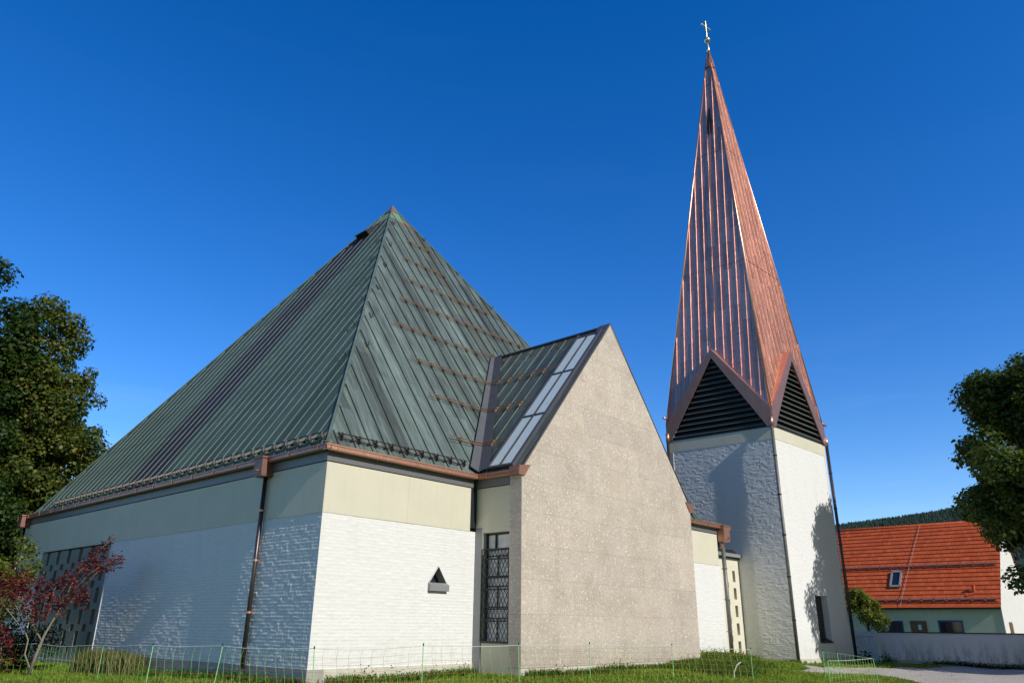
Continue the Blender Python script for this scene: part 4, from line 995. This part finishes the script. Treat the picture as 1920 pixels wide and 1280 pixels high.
b = MB(); x, y = 11.7, -5.0; b.tube([(x-.12, y+.1, gh(x, y)), (x-.11, y+.09, gh(x, y)+.22), (x-.02, y+.03, gh(x, y)+.42), (x+.1, y-.05, gh(x, y)+.5)], .013, 6)
tag(b.build('bent_rod', WHITEP, None, base=(x, y, gh(x, y))), 'bent white plastic rod leaning on a green fence post in the grass', 'rod')

# ------------------------------------------------------------------ foliage
def leaf_mesh(name, centers, normals, size, mat, aspect=.75, parent=None, offv=V((0, 0, 0)), fold=.25):
    n = len(centers); c = np.asarray(centers); nn = np.asarray(normals); nn = nn/np.linalg.norm(nn, axis=1, keepdims=True)
    r = RNG.normal(size=(n, 3)); t = np.cross(nn, r); t /= np.linalg.norm(t, axis=1, keepdims=True); bt = np.cross(nn, t)
    s = (size*RNG.uniform(.6, 1.35, n))[:, None]
    p0 = c-t*s*.5; p2 = c+t*s*.5; p1 = c+bt*s*.5*aspect+nn*s*fold*.5+t*s*.08; p3 = c-bt*s*.5*aspect+nn*s*fold*.5+t*s*.08
    vs = np.stack([p0, p1, p2, p3], 1).reshape(-1, 3)-np.array(offv)
    me = bpy.data.meshes.new(name); me.vertices.add(4*n); me.vertices.foreach_set('co', vs.ravel())
    me.loops.add(4*n); me.loops.foreach_set('vertex_index', np.arange(4*n)); me.polygons.add(n)
    me.polygons.foreach_set('loop_start', np.arange(0, 4*n, 4)); me.polygons.foreach_set('loop_total', np.full(n, 4)); me.update(calc_edges=True)
    me.materials.append(mat); o = bpy.data.objects.new(name, me); COL.objects.link(o)
    if parent is not None: o.parent = parent
    return o

def tree(name, label, x, y, h, crown, leafmat, nleaf, leaf=.2, trunk_r=.28, cat='tree', group=None, barkm=BARK, clump=1.0, low=.25, nclump=120, part_names=('crown', 'trunk'), z0=None, ragged=.2):
    """crown = list of ellipsoids (dx, dy, z, rx, ry, rz)"""
    z0 = gh(x, y) if z0 is None else z0
    root = thing(name, (x, y, z0), label, cat, group)
    offv = V((x, y, z0)); cl = []
    vol = np.array([e[3]*e[4]*e[5] for e in crown])**(2/3); vol = vol/vol.sum()
    for e, f in zip(crown, vol):
        for k in range(max(2, int(nclump*f))):
            d = RNG.normal(size=3); d /= np.linalg.norm(d); rr_ = RNG.uniform(.3, 1.0)**.55*(1+ragged*RNG.normal()*.6)
            cl.append((x+e[0]+d[0]*e[3]*rr_, y+e[1]+d[1]*e[4]*rr_, z0+e[2]+d[2]*e[5]*rr_, clump*RNG.uniform(.4, 1.3)))
    cl = np.array(cl); nc = len(cl); wgt = cl[:, 3]**2; wgt /= wgt.sum()
    idx = RNG.choice(nc, nleaf, p=wgt); d = RNG.normal(size=(nleaf, 3)); d /= np.linalg.norm(d, axis=1, keepdims=True)
    rad = cl[idx, 3]*RNG.uniform(.25, 1, nleaf)**.5
    d2 = d*np.array([1, 1, .78]); c = cl[idx, :3]+d2*rad[:, None]+RNG.normal(size=(nleaf, 3))*.06
    nrm = d*.7+np.array([0, 0, .6])+RNG.normal(size=(nleaf, 3))*.45
    leaf_mesh(part_names[0], c, nrm, leaf, leafmat, parent=root, offv=offv)
    tk = MB(); top = h*.72
    n_ = 7; px = [offv+V((math.sin(k*1.3)*.05*h/8, math.cos(k*1.7)*.05*h/8, top*k/n_-.1)) for k in range(n_+1)]
    tk.tube(px, [trunk_r*(1-.8*k/n_)+.02 for k in range(n_+1)], 9)
    for k in range(min(nc, 36)):
        q = V(cl[int(k*nc/36)][:3]); lvl = min(max((q.z-z0)*.55, h*low*.6), top*.95); s_ = offv+V((0, 0, lvl)); mdl = s_*.5+q*.5+V((0, 0, -.1*(q-s_).length*.5+.2))
        r0 = trunk_r*.35*(1-lvl/h*.6); tk.tube([s_, mdl, mdl*.35+q*.65], [r0, r0*.55, .015], 5)
    tk.build(part_names[1], barkm, root, smooth=True)
    return root
G1 = mat_leaf('green summer leaves', [(.15, (.014, .032, .008)), (.45, (.036, .075, .016)), (.75, (.075, .125, .026)), (1., (.12, .16, .04))])
G2 = mat_leaf('leaves turning yellow brown', [(.15, (.025, .050, .011)), (.45, (.075, .125, .024)), (.66, (.16, .185, .038)), (.86, (.33, .26, .065)), (1., (.45, .28, .09))])
G3 = mat_leaf('yellow green leaves', [(.15, (.05, .08, .014)), (.5, (.15, .20, .03)), (.8, (.30, .30, .05)), (1., (.42, .36, .08))])
G4 = mat_leaf('dark olive leaves with bronze tips', [(.15, (.024, .048, .011)), (.48, (.062, .11, .022)), (.74, (.13, .165, .034)), (1., (.28, .22, .07))])
G5 = mat_leaf('dark evergreen leaves', [(.15, (.006, .014, .005)), (.6, (.02, .04, .012)), (1., (.05, .07, .02))])
RED = mat_leaf('dark red maple leaves', [(.15, (.06, .010, .014)), (.5, (.17, .028, .03)), (.8, (.32, .06, .055)), (1., (.46, .12, .08))], .3)

tree('broadleaf_tree', 'tall green tree at the left edge of the photo', -2.5, 30.6, 21, [(0, 0, 14.9, 3.6, 3, 3.3), (.7, 0, 10.5, 3.7, 3.2, 4.5), (-.9, 0, 19.0, 1.3, 1.4, 1.2), (1.5, 0, 6, 3.2, 3, 3.4)], G1, 40000, .23, .4, nclump=160, clump=1.05, group='trees behind the church')
tree('broadleaf_tree', 'tree with leaves turning yellow brown between the green tree and the church roof', 1.6, 29.8, 18, [(-.5, 0, 15.7, 1.3, 1.5, 2.4), (.0, -.2, 12.4, 2.1, 2.0, 3.0), (.9, -.3, 9.6, 2.3, 2.2, 2.6), (-.5, 0, 10, 2.2, 2.2, 4.5), (.8, 0, 6.4, 2.9, 2.6, 2.8)], G2, 46000, .21, .35, nclump=190, clump=.9, group='trees behind the church')
tree('broadleaf_tree', 'lower yellow green tree in front of the tall trees, left of the copper gutter', -2.2, 26.0, 8.6, [(0, 0, 5.8, 2.2, 1.8, 2.2), (1.3, 0, 5.4, 1.6, 1.5, 1.8), (-1.5, 0, 4, 2.2, 2, 2.6)], G1, 16000, .17, .2, nclump=80, clump=.75, group='trees behind the church')
tree('broadleaf_tree', 'small far treetop showing just above the left roof slope', 8.6, 44.0, 16, [(0, 0, 13.2, 1.5, 1.5, 2.2), (0, 0, 10, 2.6, 2.6, 3)], G1, 5000, .25, .3, nclump=30, clump=.9, group='trees behind the church')
tree('broadleaf_tree', 'big dark maple tree at the right edge, casting shade on the bell tower', 30.0, -10.9, 14.5, [(0, 0, 8.9, 2.5, 2.6, 3.6), (.2, -.3, 12.0, 1.9, 2.0, 1.9), (-.3, .4, 6.6, 2.2, 2.2, 1.6), (.7, -.7, 3.7, 1.9, 1.9, 1.7), (2.0, -2.2, 8.6, 3.0, 3.0, 4.6), (2.4, -2.7, 4.0, 2.2, 2.2, 2.0)], G4, 125000, .2, .3, nclump=270, clump=.95, ragged=.26)
tree('garden_bush', 'yellow green leafy bush between the tower and the mint house', 36.2, -1.0, 3.8, [(0, .2, 2.9, .7, .75, .9), (.3, -.6, 2.4, .6, .6, .65), (0, .5, 3.6, .4, .5, .7)], G3, 3800, .14, .06, cat='bush', nclump=40, clump=.35, part_names=('foliage', 'stems'))
# shrubs left
tree('leafy_shrub', 'yellow green leafy shrub at the left edge beside the church corner', -2.8, 15.9, 4.2, [(0, 0, 2.6, 1.3, 1.3, 1.1), (.9, .4, 3.2, .8, .8, .8), (-1.4, 0, 2.2, 1.2, 1.2, 1.4), (1.15, .2, 3.9, .35, .35, .5)], G3, 9000, .12, .07, cat='shrub', nclump=90, clump=.42, part_names=('foliage', 'stems'))
tree('evergreen_shrub', 'rounded dark evergreen shrub behind the slender red maple', -2.6, 13.7, 2.2, [(0, 0, 1.0, 1.1, 1.1, .9), (-1.0, .8, 1.0, 1.1, 1, .9), (.8, -.3, .8, .7, .8, .7)], G5, 9000, .08, .06, cat='shrub', nclump=70, clump=.4, part_names=('foliage', 'stems'))

def red_maple(x, y, label, sprays, trunk):
    z0 = gh(x, y); root = thing('red_maple', (x, y, z0), label, 'tree'); offv = V((x, y, z0))
    cs = []; ns = []
    for (dx, dy, z, rx, rz, n_) in sprays:
        for k in range(int(n_*.8)):
            a_ = RNG.uniform(0, 2*math.pi); r_ = math.sqrt(RNG.uniform(0, 1))
            p = np.array([x+dx+math.cos(a_)*rx*r_*.8, y+dy+math.sin(a_)*rx*r_*(1+.3*math.sin(3*a_+z*7)), z0+z+RNG.normal()*rz*.95+.10*math.sin(a_*2+z*5)-.10*r_*r_])
            cs.append(p); ns.append(np.array([0, 0, 1])+RNG.normal(size=3)*.55)
    leaf_mesh('crown', cs, ns, .105, RED, .5, root, offv)
    tk = MB()
    for pts, rs in trunk: tk.tube([offv+V(p) for p in pts], rs, 7)
    for (dx, dy, z, rx, rz, n_) in sprays:
        s_ = offv+V((dx*.35, dy*.35, z*.62)); tk.tube([s_, offv+V((dx*.75, dy*.75, z*.9)), offv+V((dx, dy, z-.02))], [.016, .011, .006], 5)
        for k in range(4): a_ = k*1.6; tk.tube([offv+V((dx, dy, z-.03)), offv+V((dx+math.cos(a_)*rx*.7, dy+math.sin(a_)*rx*.7, z))], [.006, .003], 4)
    tk.build('trunk', BARKP, root, smooth=True)
def SR(r, z, rx, rz, n_, dp=0.):
    r -= .24*z; return (r*.67+dp*.74, -r*.74+dp*.67, z, rx, rz, n_)
def pt(r, z, dp=0.):
    r -= .24*z; return (r*.67+dp*.74, -r*.74+dp*.67, z)
red_maple(-2.35, 10.9, 'slender red leaved maple in front of the pierced wall', [
    SR(2.62, 3.95, .14, .07, 46), SR(2.35, 3.72, .24, .10, 110), SR(2.05, 3.42, .30, .12, 170), SR(2.75, 3.32, .30, .10, 180), SR(1.85, 3.15, .42, .13, 280, .1), SR(2.4, 3.22, .36, .10, 180, -.1),
    SR(1.35, 2.78, .36, .14, 240), SR(.85, 2.62, .42, .14, 260, .1), SR(1.45, 2.22, .44, .14, 280), SR(.85, 2.05, .40, .14, 230, -.1), SR(.6, 2.35, .3, .12, 120), SR(1.75, 2.38, .25, .1, 110),
    SR(.0, 2.62, .48, .18, 380, .1), SR(-.5, 2.75, .45, .18, 340), SR(-.2, 2.3, .50, .18, 400), SR(.15, 1.95, .36, .15, 230), SR(-.8, 2.45, .5, .18, 340), SR(-1.2, 2.3, .5, .2, 260), SR(.45, 1.7, .28, .1, 110, -.2)],
    [([pt(0, 0), pt(.25, .6), pt(.5, 1.15), pt(.95, 1.85), pt(1.35, 2.6), pt(1.7, 3.05), pt(2.2, 3.55)], [.05, .045, .035, .028, .02, .014, .008]), ([pt(.4, 1.0), pt(.1, 1.5), pt(-.3, 2.3)], [.025, .02, .01]), ([pt(.05, .2), pt(-.1, .6), pt(0, 1.0), pt(-.12, 1.35)], [.03, .022, .02, .012])])
red_maple(-2.9, 12.0, 'low red leaved maple sapling spreading near the ground', [SR(.1, 1.25, .55, .09, 260), SR(-.5, 1.15, .5, .1, 200), SR(.2, .85, .45, .08, 170), SR(-.4, .75, .5, .08, 160), SR(.3, .5, .4, .08, 90)],
    [([(0, 0, 0), (-.05, .1, .5), (0, .0, 1.15)], [.025, .02, .01])])

# grass and weeds -------------------------------------------------------------
def blades(name, xy, hgt, mat, wd=.012, lean=.5, label=None, parent=None):
    n = len(xy); x, y = xy[:, 0], xy[:, 1]; z = ghs(x, y)-.01
    hg = hgt*RNG.uniform(.45, 1.25, n); a = RNG.uniform(0, 2*np.pi, n); ln = hg*lean*RNG.uniform(.1, 1, n); b_ = RNG.uniform(0, 2*np.pi, n)
    p = np.stack([x, y, z], -1); t = np.stack([np.cos(a), np.sin(a), 0*a], -1)*(wd*RNG.uniform(.6, 1.4, n))[:, None]
    le = np.stack([np.cos(b_)*ln, np.sin(b_)*ln, hg], -1); mid = p+le*np.array([.35, .35, .6])
    vs = np.stack([p-t, p+t, mid+t*.7, p+le, mid-t*.7], 1).reshape(-1, 3)
    me = bpy.data.meshes.new(name); me.vertices.add(5*n); me.vertices.foreach_set('co', vs.ravel()); me.loops.add(5*n); me.loops.foreach_set('vertex_index', np.arange(5*n))
    me.polygons.add(n); me.polygons.foreach_set('loop_start', np.arange(0, 5*n, 5)); me.polygons.foreach_set('loop_total', np.full(n, 5)); me.update(calc_edges=True)
    me.materials.append(mat); o = bpy.data.objects.new(name, me); COL.objects.link(o); tag(o, kind='stuff')
    if label: tag(o, label)
    return o
GR = mat_grass('fresh lawn blades', [(.1, (.08, .13, .018)), (.45, (.19, .29, .03)), (.75, (.32, .43, .05)), (1., (.46, .52, .10))])
GW = mat_grass('dark weeds', [(.1, (.04, .07, .012)), (.5, (.10, .17, .025)), (.8, (.20, .29, .04)), (1., (.34, .38, .08))])
GD = mat_grass('dry tall grass', [(.1, (.07, .08, .02)), (.5, (.20, .19, .06)), (1., (.42, .36, .17))])
def free(x, y):
    ok = ~((x > -.05) & (y > -.05)) & ~((x > 5.3) & (x < 15.3) & (y > -1.95)) & ~((x > 24.4) & (x < 31.3) & (y > -1.9)) & ~((x > 33.9))
    return ok & ~(in_gravel(x, y) & (RNG.uniform(size=x.shape) < .985))
def scatter(n, x0, x1, y0, y1):
    x = RNG.uniform(x0, x1, n); y = RNG.uniform(y0, y1, n); k = free(x, y); return np.stack([x[k], y[k]], -1)
lawn = np.concatenate([scatter(60000, -7.5, 0, -3, 24), scatter(45000, -1, 17, -7.0, 0), scatter(14000, 14, 25, -5, 1), scatter(16000, 19, 34, -6, 0), scatter(1500, 17, 36, -12, -3), scatter(12000, 9, 19, -9, -5)])
tag(blades('lawn_grass', lawn, .085, GR, .014), 'short sunlit green lawn along the church', 'grass')
def around(pts, n, r):
    pts = np.array(pts); i = RNG.integers(0, len(pts), n); x = pts[i, 0]+RNG.normal(size=n)*r; y = pts[i, 1]+RNG.normal(size=n)*r; k = free(x, y); return np.stack([x[k], y[k]], -1)
wl = [(x, -.25) for x in np.arange(.5, 5.3, .25)]+[(x, -2.1) for x in np.arange(5.6, 15.2, .25)]+[(-.25, y) for y in np.arange(0, 12, .4)]+[(x, -.25+.0*x) for x in np.arange(15.6, 23, .2)]*2+[(x, -1.7) for x in np.arange(23.5, 31, .3)]
tag(blades('wall_weeds', around(wl, 13000, .16), .20, GW, .018, .7), 'taller dark weeds growing at the foot of the walls', 'weeds')
hill_w = [(13.5+RNG.normal()*1.2, -3.2+RNG.normal()*.5) for k in range(20)]+[(16.8+RNG.normal()*1., -1.2+RNG.normal()*.4) for k in range(26)]
tag(blades('weed_mound', around(hill_w, 9000, .35), .22, GW, .02, .8), 'leafy weeds heaped right of the stone gable', 'weeds')
dry = [(-.45, y) for y in np.arange(8.2, 11.6, .25)]+[(-.8, y) for y in np.arange(8.4, 10.8, .3)]
tag(blades('dry_grass', around(dry, 3800, .2), .55, GD, .012, .45), 'tall dry grass against the shaded brick wall', 'grass')
shw = [(33.6, y) for y in np.arange(-14, -4.5, .3)]
def leafpatch(name, pts, n, r, hgt, mat, label, size=.07, cat='weeds'):
    pts = np.array(pts); i = RNG.integers(0, len(pts), n); x = pts[i, 0]+RNG.normal(size=n)*r; y = pts[i, 1]+RNG.normal(size=n)*r; z = ghs(x, y)+np.abs(RNG.normal(size=n))*hgt*.5
    o_ = leaf_mesh(name, np.stack([x, y, z], -1), np.array([0, 0, 1])+RNG.normal(size=(n, 3))*.6, size, mat); tag(o_, label, cat, None, 'stuff'); return o_
leafpatch('creeping_weeds', shw, 5200, .22, .20, G5, 'low dark creeping plants at the foot of the garden wall')
leafpatch('broadleaf_weeds', [(17.0, -1.0), (17.6, -.7), (18.4, -.6), (19.2, -.6), (16.4, -1.4), (15.6, -2.2), (20.2, -.6), (14.4, -3.0), (21., -.7)], 3200, .30, .30, G3, 'broad leaved weeds in front of the white wall right of the stone gable', .06)
leafpatch('tower_foot_plants', [(31.2, -2.2), (31.7, -2.2)], 380, .14, .4, G5, 'dark leafy plant at the right foot of the bell tower', .14)
leafpatch('gate_foot_weeds', [(33.4, -2.5), (33.3, -2.8)], 260, .14, .5, G4, 'brownish weeds beside the gate', .09)
leafpatch('wall_base_weeds', [(x_, -2.15+.1*math.sin(x_*5)) for x_ in np.arange(5.8, 15, .9)]+[(x_, -.35) for x_ in np.arange(1.5, 5, .8)]+[(-.35, y_) for y_ in np.arange(.8, 8, .9)], 3800, .16, .26, GW, 'scattered leafy weeds at the foot of the church walls', .05)
leafpatch('small_wall_weeds', [(1.2, -.5), (.6, -.5), (1.6, -.6), (2.4, -.8), (-.2, 5.5), (-.4, 4.5)], 700, .2, .25, GW, 'small sprigs of weeds before the white wall', .045)

# ------------------------------------------------------------------ distant forested hill
def hillz(X_, Y_):
    d = np.hypot(X_-CAM.x, Y_-CAM.y); az = np.degrees(np.arctan2(Y_-CAM.y, X_-CAM.x))     # 42 = camera forward
    prof = np.interp(az, [-25, -5, 5, 10, 12.8, 15.5, 18.7, 22, 26, 40], [370, 385, 365, 335, 315, 303, 290, 270, 230, 110])
    q = np.clip((d-1400)/1100, 0, 1); return -12+prof*(q*q*(3-2*q))*(1-.25*np.clip((d-2500)/900, 0, 1))
na, nr = 120, 40
azs = np.radians(np.linspace(-24, 38, na)); rsx = np.linspace(1400, 3300, nr)
AA, RRr = np.meshgrid(azs, rsx, indexing='ij'); XX = CAM.x+RRr*np.cos(AA); YY = CAM.y+RRr*np.sin(AA); ZZ = hillz(XX, YY)
vid = np.arange(na*nr).reshape(na, nr); ff = np.stack([vid[:-1, :-1], vid[:-1, 1:], vid[1:, 1:], vid[1:, :-1]], -1).reshape(-1, 4)
me = bpy.data.meshes.new('forested_hill'); me.from_pydata(np.stack([XX, YY, ZZ], -1).reshape(-1, 3).tolist(), [], ff.tolist())
HM = simple('dark forest floor', (.022, .042, .026), .9, 0, .4, .02); me.materials.append(HM); o = bpy.data.objects.new('hill', me); COL.objects.link(o); tag(o, kind='structure')
n = 16000; a_ = np.radians(RNG.uniform(6, 30, n)); r_ = RNG.uniform(1900, 2560, n); x = CAM.x+r_*np.cos(a_); y = CAM.y+r_*np.sin(a_); z = hillz(x, y)-3
hg = RNG.uniform(7, 17, n); wd = hg*RNG.uniform(.28, .45, n); vs = []; fs = []
K = 5; ang = np.arange(K)*2*np.pi/K
ring = np.stack([np.cos(ang), np.sin(ang), 0*ang], -1)
base = np.stack([x, y, z], -1)
vv = np.concatenate([base[:, None, :]+ring[None]*wd[:, None, None], (base+np.stack([0*hg, 0*hg, hg], -1))[:, None, :]], 1).reshape(-1, 3)
i0 = np.arange(n)*(K+1); ff = np.concatenate([np.stack([i0+k, i0+(k+1) % K, i0+K], -1) for k in range(K)], 0)
me = bpy.data.meshes.new('forest'); me.from_pydata(vv.tolist(), [], ff.tolist())
FM = mat_leaf('distant conifers', [(.2, (.014, .030, .022)), (.6, (.026, .050, .030)), (1., (.045, .075, .035))], .0)
me.materials.append(FM); o = bpy.data.objects.new('forest', me); COL.objects.link(o); tag(o, 'dark conifer forest covering the far hill', 'forest', None, 'stuff')
